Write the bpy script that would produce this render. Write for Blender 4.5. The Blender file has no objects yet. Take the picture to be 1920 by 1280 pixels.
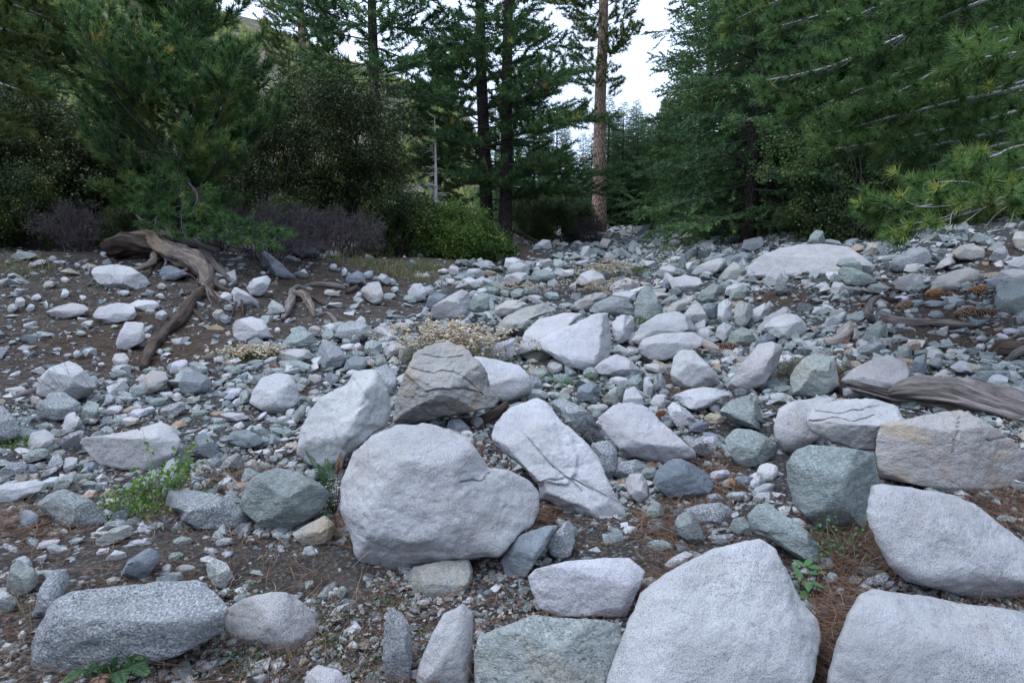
import bpy, bmesh, math, random
import numpy as np
from mathutils import Vector
sc = bpy.context.scene
COL = sc.collection
# ------------------------------------------------------------------ camera
F_PX, CX, CY = 1100.0, 960.0, 640.0            # focal length and centre in photo pixels (1920 x 1280)
PITCH = math.radians(7.3)
CAM = np.array([0.0, 0.0, 1.6])
FW = np.array([0.0, math.cos(PITCH), -math.sin(PITCH)])
UP = np.array([0.0, math.sin(PITCH), math.cos(PITCH)])
RT = np.array([1.0, 0.0, 0.0])
cam = bpy.data.cameras.new('camera'); co = bpy.data.objects.new('camera', cam); COL.objects.link(co)
cam.sensor_width = 36.0; cam.lens = 36.0 * F_PX / 1920.0
cam.clip_start = 0.05; cam.clip_end = 3000.0
co.location = CAM; co.rotation_euler = (math.pi / 2 - PITCH, 0, 0)
sc.camera = co
# ------------------------------------------------------------------ world, sun, exposure
SUN_AZ, SUN_EL = math.radians(-105), math.radians(62)    # bright cloud high on the left; azimuth from +Y towards +X
w = bpy.data.worlds.new('World'); sc.world = w; w.use_nodes = True
nt = w.node_tree; nt.nodes.clear()
wo = nt.nodes.new('ShaderNodeOutputWorld'); bg = nt.nodes.new('ShaderNodeBackground')
sky = nt.nodes.new('ShaderNodeTexSky'); sky.sky_type = 'NISHITA'; sky.sun_disc = False
sky.sun_elevation = SUN_EL; sky.sun_rotation = SUN_AZ; sky.altitude = 1800; sky.air_density = 1.0; sky.dust_density = 1.5
tc = nt.nodes.new('ShaderNodeTexCoord'); cn = nt.nodes.new('ShaderNodeTexNoise')
cn.inputs['Scale'].default_value = 2.2; cn.inputs['Detail'].default_value = 5; cn.inputs['Roughness'].default_value = .55
cr = nt.nodes.new('ShaderNodeValToRGB'); cr.color_ramp.elements[0].position = .36; cr.color_ramp.elements[1].position = .62
cr.color_ramp.elements[0].color = (.6, .6, .6, 1); cr.color_ramp.elements[1].color = (.97, .97, .97, 1)
mx = nt.nodes.new('ShaderNodeMix'); mx.data_type = 'RGBA'
mx.inputs[7].default_value = (7.7, 9.2, 12.0, 1)           # thin bright cloud
nt.links.new(tc.outputs['Generated'], cn.inputs['Vector']); nt.links.new(cn.outputs['Fac'], cr.inputs['Fac'])
nt.links.new(cr.outputs['Color'], mx.inputs[0]); nt.links.new(sky.outputs['Color'], mx.inputs[6])
nt.links.new(mx.outputs[2], bg.inputs['Color']); bg.inputs['Strength'].default_value = .12
nt.links.new(bg.outputs['Background'], wo.inputs['Surface'])
sun = bpy.data.lights.new('sun', 'SUN'); so = bpy.data.objects.new('sun', sun); COL.objects.link(so)
sun.energy = 1.5; sun.angle = math.radians(38); sun.color = (.93, .965, 1.0)
sd = Vector((math.sin(SUN_AZ) * math.cos(SUN_EL), math.cos(SUN_AZ) * math.cos(SUN_EL), math.sin(SUN_EL)))
so.rotation_euler = sd.to_track_quat('Z', 'Y').to_euler()
so.location = (0, 0, 60)
vs = sc.view_settings; vs.view_transform = 'Standard'; vs.look = 'None'; vs.gamma = 1; vs.use_curve_mapping = False
vs.exposure = .64
sc.render.engine = 'CYCLES'
sc.cycles.max_bounces = 5; sc.cycles.diffuse_bounces = 3; sc.cycles.glossy_bounces = 1
sc.cycles.transmission_bounces = 3; sc.cycles.transparent_max_bounces = 4
sc.cycles.use_denoising = True
sc.cycles.caustics_reflective = False; sc.cycles.caustics_refractive = False

# ------------------------------------------------------------------ small maths
def unproject(px, py, d):
    px, py, d = np.broadcast_arrays(np.asarray(px, float), np.asarray(py, float), np.asarray(d, float))
    return CAM + d[..., None] * (FW + ((px - CX) / F_PX)[..., None] * RT + ((CY - py) / F_PX)[..., None] * UP)
def project(P):
    v = np.asarray(P) - CAM; d = np.maximum(v @ FW, 1e-3)
    return CX + F_PX * (v @ RT) / d, CY - F_PX * (v @ UP) / d, d
_tab = np.random.RandomState(7).rand(65536)
def _h(ix, iy, iz, seed):
    return _tab[(ix * 73856093 ^ iy * 19349663 ^ iz * 83492791 ^ seed * 2654435761) & 65535]
def vn(P, scale=1.0, seed=0):
    """smooth value noise in [-1, 1]"""
    p = np.asarray(P, float) * scale; i = np.floor(p).astype(np.int64); f = p - i; f = f * f * (3 - 2 * f)
    x, y, z = i[..., 0], i[..., 1], i[..., 2]; u, v, q = f[..., 0], f[..., 1], f[..., 2]
    def L(a, b, t): return a + (b - a) * t
    r = L(L(L(_h(x, y, z, seed), _h(x + 1, y, z, seed), u), L(_h(x, y + 1, z, seed), _h(x + 1, y + 1, z, seed), u), v),
          L(L(_h(x, y, z + 1, seed), _h(x + 1, y, z + 1, seed), u), L(_h(x, y + 1, z + 1, seed), _h(x + 1, y + 1, z + 1, seed), u), v), q)
    return r * 2 - 1
def fbm(P, scale, seed=0, octv=3):
    a, s = 0, 1.0
    for k in range(octv): a = a + s * vn(P, scale * 2 ** k, seed + k * 13); s *= .5
    return a
def norm(v): return v / np.maximum(np.linalg.norm(v, axis=-1, keepdims=True), 1e-9)
def in_poly(px, py, poly):
    px, py = np.asarray(px, float), np.asarray(py, float); r = np.zeros(px.shape, bool); n = len(poly)
    for i in range(n):
        x0, y0 = poly[i]; x1, y1 = poly[(i + 1) % n]
        c = ((y0 > py) != (y1 > py)) & (px < (x1 - x0) * (py - y0) / (y1 - y0 + 1e-12) + x0)
        r ^= c
    return r
def seg_dist(px, py, pts):
    best = np.full(np.shape(px), 1e9)
    for (x0, y0), (x1, y1) in zip(pts[:-1], pts[1:]):
        dx, dy = x1 - x0, y1 - y0; t = np.clip(((px - x0) * dx + (py - y0) * dy) / (dx * dx + dy * dy + 1e-9), 0, 1)
        best = np.minimum(best, np.hypot(px - x0 - t * dx, py - y0 - t * dy))
    return best
# ------------------------------------------------------------------ meshes and objects
def mesh(name, V, Fc, mat, attrs=None, smooth=True):
    V = np.ascontiguousarray(V, np.float32); Fc = np.ascontiguousarray(Fc, np.int32); k = Fc.shape[1]; m = len(Fc)
    me = bpy.data.meshes.new(name)
    me.vertices.add(len(V)); me.vertices.foreach_set('co', V.ravel())
    me.loops.add(m * k); me.loops.foreach_set('vertex_index', Fc.ravel())
    me.polygons.add(m); me.polygons.foreach_set('loop_start', np.arange(0, m * k, k, dtype=np.int32))
    me.polygons.foreach_set('use_smooth', np.full(m, smooth, bool))
    for a, val in (attrs or {}).items():
        val = np.ascontiguousarray(val, np.float32)
        if val.ndim == 1: me.attributes.new(a, 'FLOAT', 'POINT').data.foreach_set('value', val)
        else: me.attributes.new(a, 'FLOAT_VECTOR', 'POINT').data.foreach_set('vector', val.ravel())
    me.update(calc_edges=True)
    if mat: me.materials.append(mat)
    return me
def link(name, me, parent=None, loc=None):
    o = bpy.data.objects.new(name, me); COL.objects.link(o)
    if parent: o.parent = parent
    if loc is not None: o.location = [float(c) for c in loc]
    return o
def tag(o, label=None, cat=None, group=None, kind=None):
    for k, v in (('label', label), ('category', cat), ('group', group), ('kind', kind)):
        if v: o[k] = v
    return o
def empty(name, loc, label, cat, group=None):
    return tag(link(name, None, loc=loc), label, cat, group)
def copy_thing(root, loc, rz, s, label, group=None, name=None):
    r = root.copy(); COL.objects.link(r); r.location = [float(c) for c in loc]; r.rotation_euler = (0, 0, rz); r.scale = (s, s, s)
    if name: r.name = name
    r['label'] = label
    if group: r['group'] = group
    for ch in root.children:
        c = ch.copy(); COL.objects.link(c); c.parent = r
        for g in ch.children:
            e = g.copy(); COL.objects.link(e); e.parent = c
    return r
class MB:
    def __init__(s): s.v, s.f, s.t, s.n = [], [], [], 0
    def add(s, V, Fc, t=None):
        V = np.asarray(V, float); s.v.append(V); s.f.append(np.asarray(Fc) + s.n); s.n += len(V)
        s.t.append(np.full(len(V), .5) if t is None else np.broadcast_to(np.asarray(t, float), (len(V),)))
    def arrays(s): return np.concatenate(s.v), np.concatenate(s.f), np.concatenate(s.t)
    def mesh(s, name, mat, origin=(0, 0, 0), smooth=True):
        V, Fc, t = s.arrays(); return mesh(name, V - np.asarray(origin), Fc, mat, {'tint': t}, smooth)
def tube(pts, rad, sides=5, cap=True):
    pts = np.asarray(pts, float); n = len(pts); rad = np.broadcast_to(np.asarray(rad, float), (n,))
    t = norm(np.gradient(pts, axis=0)); ref = np.array([0, 0, 1.0]) if abs(t[0, 2]) < .8 else np.array([1.0, 0, 0])
    a = norm(np.cross(t, ref)); b = np.cross(t, a)
    th = np.arange(sides) * 2 * np.pi / sides
    V = pts[:, None] + rad[:, None, None] * (np.cos(th)[None, :, None] * a[:, None] + np.sin(th)[None, :, None] * b[:, None])
    V = V.reshape(-1, 3); i = np.arange(n - 1)[:, None] * sides; j = np.arange(sides)[None]; k = (j + 1) % sides
    A = (i + j).ravel(); B = (i + k).ravel(); C = A + sides; D = B + sides
    Fc = np.concatenate([np.stack([A, B, D], 1), np.stack([A, D, C], 1)])
    if cap:
        V = np.concatenate([V, pts[:1], pts[-1:]]); m = n * sides; jj = np.arange(sides); kk = (jj + 1) % sides
        Fc = np.concatenate([Fc, np.stack([kk, jj, np.full(sides, m)], 1), np.stack([jj + (n - 1) * sides, kk + (n - 1) * sides, np.full(sides, m + 1)], 1)])
    return V, Fc
def smooth_path(pts, n):
    """Catmull-Rom through control points"""
    P = np.asarray(pts, float); P = np.vstack([2 * P[0] - P[1], P, 2 * P[-1] - P[-2]]); m = len(P) - 3
    u = np.linspace(0, m - 1e-6, n); i = u.astype(int); f = (u - i)[:, None]
    a, b, c, d = P[i], P[i + 1], P[i + 2], P[i + 3]
    return .5 * (2 * b + (c - a) * f + (2 * a - 5 * b + 4 * c - d) * f ** 2 + (3 * b - a - 3 * c + d) * f ** 3)
def icosphere(k, _c={}):
    if k in _c: return _c[k]
    if k == 0:
        g = (1 + 5 ** .5) / 2
        V = np.array([(-1, g, 0), (1, g, 0), (-1, -g, 0), (1, -g, 0), (0, -1, g), (0, 1, g), (0, -1, -g), (0, 1, -g), (g, 0, -1), (g, 0, 1), (-g, 0, -1), (-g, 0, 1)], float)
        Fc = np.array([(0, 11, 5), (0, 5, 1), (0, 1, 7), (0, 7, 10), (0, 10, 11), (1, 5, 9), (5, 11, 4), (11, 10, 2), (10, 7, 6), (7, 1, 8),
                       (3, 9, 4), (3, 4, 2), (3, 2, 6), (3, 6, 8), (3, 8, 9), (4, 9, 5), (2, 4, 11), (6, 2, 10), (8, 6, 7), (9, 8, 1)])
        _c[0] = (norm(V), Fc); return _c[0]
    V, Fc = icosphere(k - 1); E = np.sort(np.concatenate([Fc[:, [0, 1]], Fc[:, [1, 2]], Fc[:, [2, 0]]]), 1)
    U, inv = np.unique(E, axis=0, return_inverse=True); inv = inv.ravel(); m = len(Fc)
    M = norm(V[U[:, 0]] + V[U[:, 1]]); a, b, c = inv[:m] + len(V), inv[m:2 * m] + len(V), inv[2 * m:] + len(V)
    _c[k] = (np.concatenate([V, M]), np.concatenate([np.stack([Fc[:, 0], a, c], 1), np.stack([Fc[:, 1], b, a], 1), np.stack([Fc[:, 2], c, b], 1), np.stack([a, b, c], 1)]))
    return _c[k]
# ------------------------------------------------------------------ terrain height
SLOPE = math.tan(math.radians(3.5))
_ctl = '''
960 1280 2.0;960 1100 2.65;960 930 3.5;960 800 4.8;960 700 6.4;960 600 9.5;960 540 13.2;960 500 18;960 470 24;1120 437 33;1220 425 42
650 1280 2.0;650 1100 2.65;650 930 3.55;650 800 4.8;650 720 5.9
100 1280 1.95;100 1100 2.55;100 930 3.5;100 820 4.4;100 745 5.4;100 690 6.3;100 610 7.5;100 530 8.9;100 472 10.5
-200 1280 1.9;-200 1000 2.9;-200 800 4.4;-200 700 6;-200 600 7.5;-200 475 10.3
350 1280 2.0;350 1100 2.6;350 930 3.5;350 800 4.7;350 740 5.4;350 690 6.3;350 630 7.4;350 560 8.6;350 505 9.6;350 468 10.6
600 660 6.9;600 610 8.2;600 560 9.6;600 510 11.3;600 470 13
790 640 7.8;780 585 10;780 545 11.8;780 500 14.3;790 480 16;930 460 21;940 445 23.5
1300 1280 2.0;1300 1100 2.6;1300 930 3.5;1300 800 4.7;1300 700 6.3;1300 600 9;1300 540 12;1300 500 15.5;1300 460 21;1300 435 27
1600 1280 1.95;1600 1100 2.5;1600 930 3.4;1600 800 4.5;1600 700 5.9;1600 600 8;1600 520 11;1600 460 14.5;1600 430 18
1900 1280 1.9;1900 1100 2.4;1900 930 3.3;1900 800 4.3;1900 700 5.5;1900 600 7.1;1900 520 9.2;1900 450 11.8;1900 410 14
2150 1280 1.9;2150 900 3.3;2150 650 6;2150 450 10.5'''
_c = np.array([[float(a) for a in s.split()] for s in _ctl.replace('\n', ';').split(';') if s.strip()])
_cp = unproject(_c[:, 0], _c[:, 1], _c[:, 2]); _cr = _cp[:, 2] - SLOPE * _cp[:, 1]; _cs = .13 * _cp[:, 1] + .3
def H(x, y):
    x, y = np.asarray(x, float), np.asarray(y, float); sh = np.broadcast(x, y).shape
    x, y = np.broadcast_to(x, sh).ravel(), np.broadcast_to(y, sh).ravel(); num = np.zeros(x.size); den = np.zeros(x.size)
    for (cx, cy, _), r, s in zip(_cp, _cr, _cs):
        k = 1 / (1 + ((x - cx) ** 2 + (y - cy) ** 2) / s ** 2) ** 3; num += k * r; den += k
    z = SLOPE * np.minimum(y, 90) + num / den
    z += .16 * np.clip(-x - 9, 0, 60) + .12 * np.clip(x - 12 - .1 * y, 0, 60)
    return z.reshape(sh)
def ray_ground(px, py, lo=1.2, hi=70):
    """distance along the view axis at which the sight line of a photo pixel meets the ground"""
    d = np.geomspace(lo, hi, 260); P = unproject(px, py, d); g = P[:, 2] - H(P[:, 0], P[:, 1])
    i = np.argmax(g < 0) if (g < 0).any() else len(d) - 1
    if i == 0: return d[0]
    a, b = g[i - 1], g[i]; return d[i - 1] + (d[i] - d[i - 1]) * (a / (a - b + 1e-12) if b < 0 else 1)
def ground_at(px, py, sink=0.0):
    P = unproject(px, py, ray_ground(px, py)); P = P.copy(); P[2] = float(H(P[0], P[1])) - sink; return P
def at_depth(px, d):
    """a point on the ground at a given distance, in the vertical plane of a photo column"""
    P = unproject(px, 500, d); return np.array([P[0], P[1], float(H(P[0], P[1]))])
# ---- traced boulders: material | landmark phrase // rest of label | outline (photo pixels) | options
ROCKS = '''
W|huge pale granite boulder // with a notched upper edge, in the middle foreground|637,950 640,900 660,850 700,815 745,795 795,793 845,802 880,822 912,868 918,876 960,882 995,900 1012,930 1012,950 1000,985 975,1000 950,1030 930,1045 860,1050 800,1060 750,1078 715,1080 685,1070 665,1040 655,1000|by=1095 p=16 ico=6 fac=771,866,1,-5,60;771,866,1,-6,12;690,932,.97,-44,22;985,945,.86,30,18;760,1046,1.0,-10,-30
W|upright pale boulder with a folded face // behind the left shoulder of the huge pale boulder|555,850 560,810 580,770 600,745 650,720 665,695 690,690 712,697 728,730 735,770 725,800 700,812 680,830 650,855 640,875 610,885 575,870|by=905 p=14 ico=5 fac=640,760,.9,-22,28;700,745,.82,50,10;610,850,1,-15,-10;680,710,.7,0,60
T|domed tan-stained boulder // with a flaky overhanging front|738,770 745,735 758,700 775,665 800,648 835,640 870,648 890,668 910,690 918,725 938,745 930,762 900,770 870,775 820,785 780,795 745,798 736,790|by=822 p=18 ico=6 rough=1.7 fac=820,690,.85,0,55;780,740,1,-28,8;880,725,.95,38,14;830,765,1,0,-38
W|smooth pale boulder // tucked behind the right side of the domed tan-stained boulder|885,666 930,673 975,685 995,705 998,735 975,748 945,755 915,745 890,715|by=775 p=12 ico=5 fac=940,700,.85,0,56;950,725,1,12,4
W|tilted slab split by thin cracks // leaning right beside the huge pale boulder|958,762 1010,745 1028,755 1055,790 1070,800 1100,830 1125,860 1140,895 1160,935 1200,990 1170,1005 1140,995 1110,975 1060,960 1015,935 1010,910 990,885 945,850 918,820 922,800|by=1000 p=24 ico=6 crack=1 fac=1040,850,.75,-16,46;1145,950,.9,34,20;1050,945,.86,-25,-25;1180,985,.95,0,30
S|long dark speckled rock // wedged along the upper right edge of the tilted slab|1028,752 1060,746 1100,768 1125,800 1137,826 1108,832 1080,805 1050,778|by=850 p=20 ico=5
S|broken lower piece of dark speckled rock // below the crack beside the tilted slab|1105,830 1140,825 1157,845 1157,880 1145,905 1132,900 1120,862|by=905 p=20
W|white boulder sloping down to the right // resting against the dark angular boulder|1120,785 1150,758 1185,753 1215,762 1240,790 1275,820 1305,848 1308,870 1285,868 1250,875 1220,868 1180,855 1150,830 1130,805|by=885 p=16 ico=5 fac=1210,800,.85,10,48;1160,815,.95,-35,15;1235,852,1,0,-28
B|dark angular boulder with pale scratches // among pine cones right of the centre|1222,905 1232,880 1255,862 1275,858 1300,870 1330,890 1340,910 1325,935 1300,942 1275,949 1250,930|by=950 p=22 ico=5
W|squat pale block // sitting on top of the mottled boulder at the bottom edge|990,1080 1005,1065 1060,1052 1130,1045 1180,1045 1210,1070 1205,1090 1190,1120 1175,1158 1050,1158 1010,1140 997,1110|by=1172 p=20 ico=5 fac=1120,1074,1,3,66;1120,1074,1,-8,6;1030,1090,.98,-42,0
K|mottled cream and grey boulder // under the squat pale block, cut by the bottom edge|888,1220 900,1190 950,1170 1000,1152 1060,1158 1130,1160 1165,1170 1168,1200 1150,1240 1130,1290 1110,1340 900,1340 890,1290|by=1345 p=14 ico=5 fac=1000,1190,.95,-8,55;1000,1220,1,-20,15;1100,1210,.98,25,20
W|big smooth pale boulder with a peaked top // filling the bottom edge right of centre|1120,1300 1160,1200 1200,1110 1240,1080 1300,1045 1345,1025 1400,1012 1430,1010 1455,1030 1480,1075 1500,1120 1530,1160 1540,1190 1535,1240 1520,1300 1490,1380 1150,1380|by=1390 p=11 ico=6 fac=1340,1100,.8,4,42;1215,1180,.9,-45,25;1475,1150,.86,45,25;1350,1230,1,0,18
W|broad speckled boulder // in the bottom right corner|1540,1300 1565,1210 1590,1150 1610,1115 1640,1103 1680,1108 1720,1115 1800,1130 1880,1138 1930,1150 2010,1200 2010,1380 1530,1380|by=1390 p=10 ico=6 fac=1700,1200,.9,-10,46;1600,1190,.88,-42,22;1800,1180,.8,18,60;1750,1290,1,0,22
W|pale egg-shaped boulder with a long ridge // lying on the broad speckled corner boulder|1626,940 1632,912 1655,905 1700,912 1780,925 1830,945 1880,985 1920,1015 1990,1060 1990,1120 1930,1140 1880,1135 1820,1125 1760,1105 1700,1090 1665,1060 1640,1010 1625,975|by=1150 p=10 ico=6 fac=1700,960,.9,-20,52;1790,1030,1,-12,12;1740,1085,1,-5,-32;1880,1010,.84,30,45;1660,960,.92,-55,20
T|large squared tan-grey boulder with a peaked top // below the big weathered log|1640,850 1645,815 1650,795 1700,785 1760,772 1800,768 1840,785 1890,820 1925,850 1935,890 1890,915 1850,925 1780,925 1700,905 1650,895 1645,870|by=935 p=24 ico=6 fac=1780,800,.97,0,62;1720,860,1,-8,0;1850,860,.98,20,6;1700,825,.97,-12,12
W|white layered boulder with a flat top // perched on the big grey-green boulder|1512,785 1530,760 1580,748 1640,747 1680,760 1695,785 1680,795 1645,805 1642,845 1600,842 1550,825 1515,805|by=918 p=18 ico=5 rough=1.4 fac=1600,785,.95,0,66;1590,820,1,-4,-14;1540,800,.97,-38,10
G|big grey-green boulder with a white vein // under the white layered boulder|1472,870 1490,845 1520,832 1600,840 1640,850 1650,900 1630,960 1620,1000 1580,1010 1530,985 1490,950 1478,910|by=1012 p=14 ico=5 fac=1540,860,.95,0,55;1510,910,1,-22,8;1600,910,.97,36,5;1560,975,1,0,-30
P|smooth rounded pinkish boulder // behind the white layered boulder|1450,800 1460,765 1490,750 1540,745 1570,745 1560,800 1530,825 1500,850 1470,850 1452,830|by=868 p=8 ico=5
G|steel-green wedge-shaped boulder // above the knobbly grey-green block|1347,770 1370,750 1420,735 1440,745 1450,770 1445,795 1430,808 1400,800 1370,790|by=830 p=24 ico=5
G|knobbly grey-green block // right of the dark angular boulder|1357,825 1375,803 1410,805 1440,820 1455,835 1450,855 1430,870 1400,880 1380,870 1365,845|by=890 p=20 ico=5 rough=1.6
W|pale boulder with a faceted peak // left of the steel-green wedge-shaped boulder|1265,740 1290,730 1320,725 1345,728 1375,740 1345,752 1325,765 1305,772 1280,760|by=782 p=22
W|chipped white block // below the pale faceted boulder and right of the rusty cone|1250,765 1262,752 1285,765 1305,785 1300,798 1270,802 1258,785|by=805 p=24
W|smooth white triangular boulder // below the split driftwood branch|1257,700 1262,670 1275,656 1300,655 1325,680 1345,700 1352,720 1320,728 1280,730 1262,720|by=735 p=12 ico=5
W|slanted pale boulder // half hidden by the grey flowering herb|1370,735 1360,725 1385,690 1405,665 1420,645 1450,640 1470,650 1455,690 1430,725 1400,740|by=748 p=16 ico=5
K|knobbly greenish boulder with wavy banding // right of the grey flowering herb|1480,710 1490,690 1510,668 1540,662 1565,670 1570,700 1575,725 1555,738 1510,745 1485,740|by=755 p=16 ico=5 rough=1.8
P|pale lilac boulder with a pointed left end // above the white layered boulder|1576,712 1600,690 1640,672 1670,665 1700,680 1705,700 1695,720 1670,740 1640,745 1610,735|by=752 p=16 ico=5 fac=1640,705,.95,5,58;1625,722,1,-15,4
W|tall pale boulder with a sharp right edge // in the middle of the wash|1007,640 1030,625 1080,605 1110,588 1140,585 1145,610 1147,650 1140,672 1130,695 1100,700 1060,685 1030,665 1010,655|by=705 p=22 ico=5 fac=1090,640,.85,-12,38;1128,630,.88,62,15;1055,668,1,-10,2
W|long pale boulder // leaning behind the tall sharp-edged boulder|965,660 985,620 1010,598 1060,585 1100,588 1075,610 1040,640 1005,662 975,670|by=685 p=16 ico=5 fac=1030,620,.85,-15,50;1000,650,1,-20,10
T|layered cream boulder with a curved back // above the flowering buckwheat mound|927,628 935,608 945,595 985,575 1020,567 1045,580 1010,595 990,610 960,622 935,638|by=645 p=18 ico=5 rough=1.4
W|low smooth pale slab // right of the large cream buckwheat mound|895,668 910,650 940,640 970,632 965,665 940,682 905,680|by=690 p=10
W|thick rounded pale boulder // in front of the broad white boulder carrying a dark stone|1195,655 1205,635 1240,625 1300,622 1320,635 1315,650 1280,660 1250,675 1210,680|by=685 p=12 ico=5 fac=1260,640,.95,0,60;1250,655,1,0,0
W|broad white boulder // carrying a dark stone on its back|1182,640 1200,610 1230,590 1265,582 1290,592 1310,620 1240,640 1205,650|by=668 p=16 ico=5
B|dark stone // perched on the back of the broad white boulder|1233,615 1240,604 1258,603 1272,616 1262,625 1240,627|by=662 p=20
W|blocky white boulder // right of the tall sharp-edged boulder|1147,605 1165,590 1188,592 1190,610 1180,640 1160,645 1150,630|by=655 p=18
W|low pale boulder with a ridged back // below the tall sharp-edged boulder|1113,690 1130,675 1155,663 1175,670 1205,695 1190,705 1150,708 1125,702|by=718 p=22
B|slate-blue tilted stone // below the low ridged pale boulder|1080,745 1085,725 1105,715 1122,720 1125,735 1115,750 1095,755|by=762 p=16
K|two-toned green and white stone // right of the slate-blue tilted stone|1128,748 1150,725 1168,725 1172,745 1158,758 1135,760|by=765 p=18
P|pale conical stone // between the two-toned stone and the small round pinkish stone|1166,758 1172,730 1190,724 1205,745 1208,762 1185,765|by=768 p=14
G|leaning green stone // behind the pale conical stone|1165,727 1185,705 1200,700 1206,715 1203,732 1180,735|by=742 p=22
W|upright white splinter stone // left of the banded upright stone|1206,735 1207,710 1215,707 1225,722 1222,742 1212,745|by=748 p=24
S|banded upright stone // left of the smooth white triangular boulder|1224,728 1228,702 1240,699 1250,715 1248,735 1232,736|by=740 p=22
P|small round pinkish stone // above the rusty cone beside the white boulder|1218,755 1225,744 1240,742 1252,752 1247,765 1230,768|by=770 p=8
P|upright blunt tan-pink stone // left of the dark angular boulder|1172,905 1180,888 1203,887 1214,905 1215,930 1198,945 1180,930|by=948 p=16
S|flat speckled stone // behind the upright blunt tan-pink stone|1148,893 1160,865 1195,861 1213,875 1200,890 1180,892 1165,900|by=905 p=16
G|small green chip // between the blunt tan-pink stone and the dark angular boulder|1200,888 1208,876 1228,877 1234,886 1220,900 1205,897|by=905 p=22
G|angular green stone with a ridge // below the dark angular boulder|1263,985 1272,965 1292,955 1305,968 1318,995 1322,1015 1310,1028 1290,1015 1275,1005|by=1030 p=24
S|oblong speckled block // right of the angular green stone|1280,955 1310,945 1350,941 1370,950 1378,970 1370,988 1330,988 1300,978|by=992 p=14
G|long blue-green ribbed rock // sloping down to the broad-leaved seedling|1400,965 1420,945 1440,940 1475,965 1520,1000 1545,1030 1555,1055 1520,1062 1490,1045 1460,1020 1430,1000 1405,990|by=1068 p=26 ico=5
S|flat blue-grey stone // behind the top of the big peaked boulder|1330,1020 1345,1003 1380,998 1392,1010 1360,1022|by=1030 p=16
G|dull green lump // left of the long blue-green ribbed rock|1366,990 1375,972 1395,968 1408,985 1412,1005 1390,1008|by=1012 p=18
W|white loaf-shaped stone // beside the left shoulder of the big peaked boulder|1242,1060 1260,1045 1285,1032 1300,1040 1285,1055 1258,1072|by=1076 p=9
T|small cream stone // between the squat block and the big peaked boulder|1198,1100 1205,1085 1222,1080 1235,1090 1220,1106|by=1110 p=14
B|dark blue-grey leaning rock // under the right end of the huge pale boulder|940,1050 955,1020 980,1000 1020,985 1050,982 1035,1010 1010,1045 985,1085 965,1095 945,1075|by=1100 p=16 ico=5
S|speckled upright stone // right of the dark blue-grey leaning rock|1025,1015 1045,995 1065,972 1075,985 1078,1015 1070,1040 1050,1052 1032,1040|by=1055 p=20
K|ochre-grey stone // wedged under the huge pale boulder|753,1085 775,1062 830,1050 880,1048 888,1070 880,1100 860,1125 820,1140 780,1150 760,1120|by=1150 p=14 ico=5 d0=.12
S|narrow speckled stone standing upright // at the bottom edge left of centre|718,1200 725,1155 735,1138 755,1150 770,1185 775,1220 765,1290 720,1290|by=1290 p=16
P|half-buried pinkish boulder // right of the narrow upright speckled stone|780,1250 800,1210 830,1150 870,1130 888,1150 885,1250 875,1310 775,1310|by=1310 p=10 ico=5
P|corner of a pale stone // showing at the bottom edge left of the narrow upright stone|570,1285 575,1262 595,1245 635,1255 660,1285 650,1320 580,1320|by=1322 p=12
S|long black and white slab with a rough front edge // in the bottom left corner|45,1250 60,1200 95,1130 130,1108 220,1100 300,1088 370,1085 400,1105 428,1140 420,1185 380,1205 320,1235 230,1255 140,1270 90,1285 50,1290|by=1290 p=20 ico=6 rough=1.3 fac=250,1166,1,-2,72;250,1166,1,0,-6;90,1180,.97,-45,20
S|steep grey rock // rising behind the left end of the black and white slab|55,1165 75,1100 100,1068 125,1065 132,1090 110,1130 80,1170|by=1185 p=16
P|round pinkish speckled boulder // on bare soil right of the black and white slab|416,1165 425,1140 460,1120 510,1108 540,1110 570,1130 590,1155 595,1180 585,1205 550,1230 510,1230 470,1215 430,1195|by=1236 p=8 ico=5
G|grey-green speckled boulder // left of the fern|450,940 460,910 480,890 520,876 570,885 600,905 620,925 610,950 590,970 560,985 530,1005 500,1000 480,980 455,960|by=1008 p=14 ico=5 rough=1.4 fac=530,905,.95,5,55;500,940,1,-25,5;580,940,.97,35,5;530,980,1,0,-35
S|long mossy-dark speckled boulder // right of the lime-green shrub|282,930 300,910 340,915 400,925 440,940 470,970 455,990 410,1000 370,990 320,965 285,945|by=1003 p=18 ico=5 rough=1.4
T|brown-grey stone // tucked under the grey-green speckled boulder|545,1000 580,980 610,965 630,985 615,1030 570,1025|by=1034 p=12
S|grey foliated slab // left of the lime-green shrub|67,945 90,925 120,915 170,935 200,965 205,985 160,995 110,985 85,965|by=998 p=20 ico=5 rough=1.3
W|big white angular boulder // behind the lime-green shrub|150,830 155,820 200,815 240,808 300,790 320,798 340,825 330,850 300,880 270,885 210,880 185,870 165,850|by=892 p=20 ico=5 fac=245,820,1,-5,62;245,820,1,-8,-4;322,830,.95,26,15
B|grey pyramid-shaped stone // right of the lime-green shrub's top|345,832 370,812 385,810 410,835 412,850 390,862 360,852|by=866 p=24
W|round speckled boulder // left of the upright boulder with the folded face|467,755 475,730 490,708 520,698 545,702 558,725 562,750 545,770 535,780 505,775 480,765|by=785 p=9 ico=5
B|smooth mid-grey boulder // at the head of the stony ridge on the left|334,720 345,700 365,694 390,705 400,720 385,738 360,742 340,735|by=748 p=14
T|cream angular stone // left of the smooth mid-grey boulder|250,738 265,710 285,694 310,696 315,712 300,732 275,742|by=748 p=22
W|large pale boulder with dry twigs across it // in the gully at the left|66,740 72,710 90,690 130,676 150,685 170,705 183,725 165,745 140,752 100,750|by=765 p=16 ico=5
S|low grey speckled boulder // in front of the twiggy pale boulder|25,785 60,755 95,735 120,735 150,755 155,768 120,788 75,797 40,795|by=800 p=14 ico=5
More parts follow.
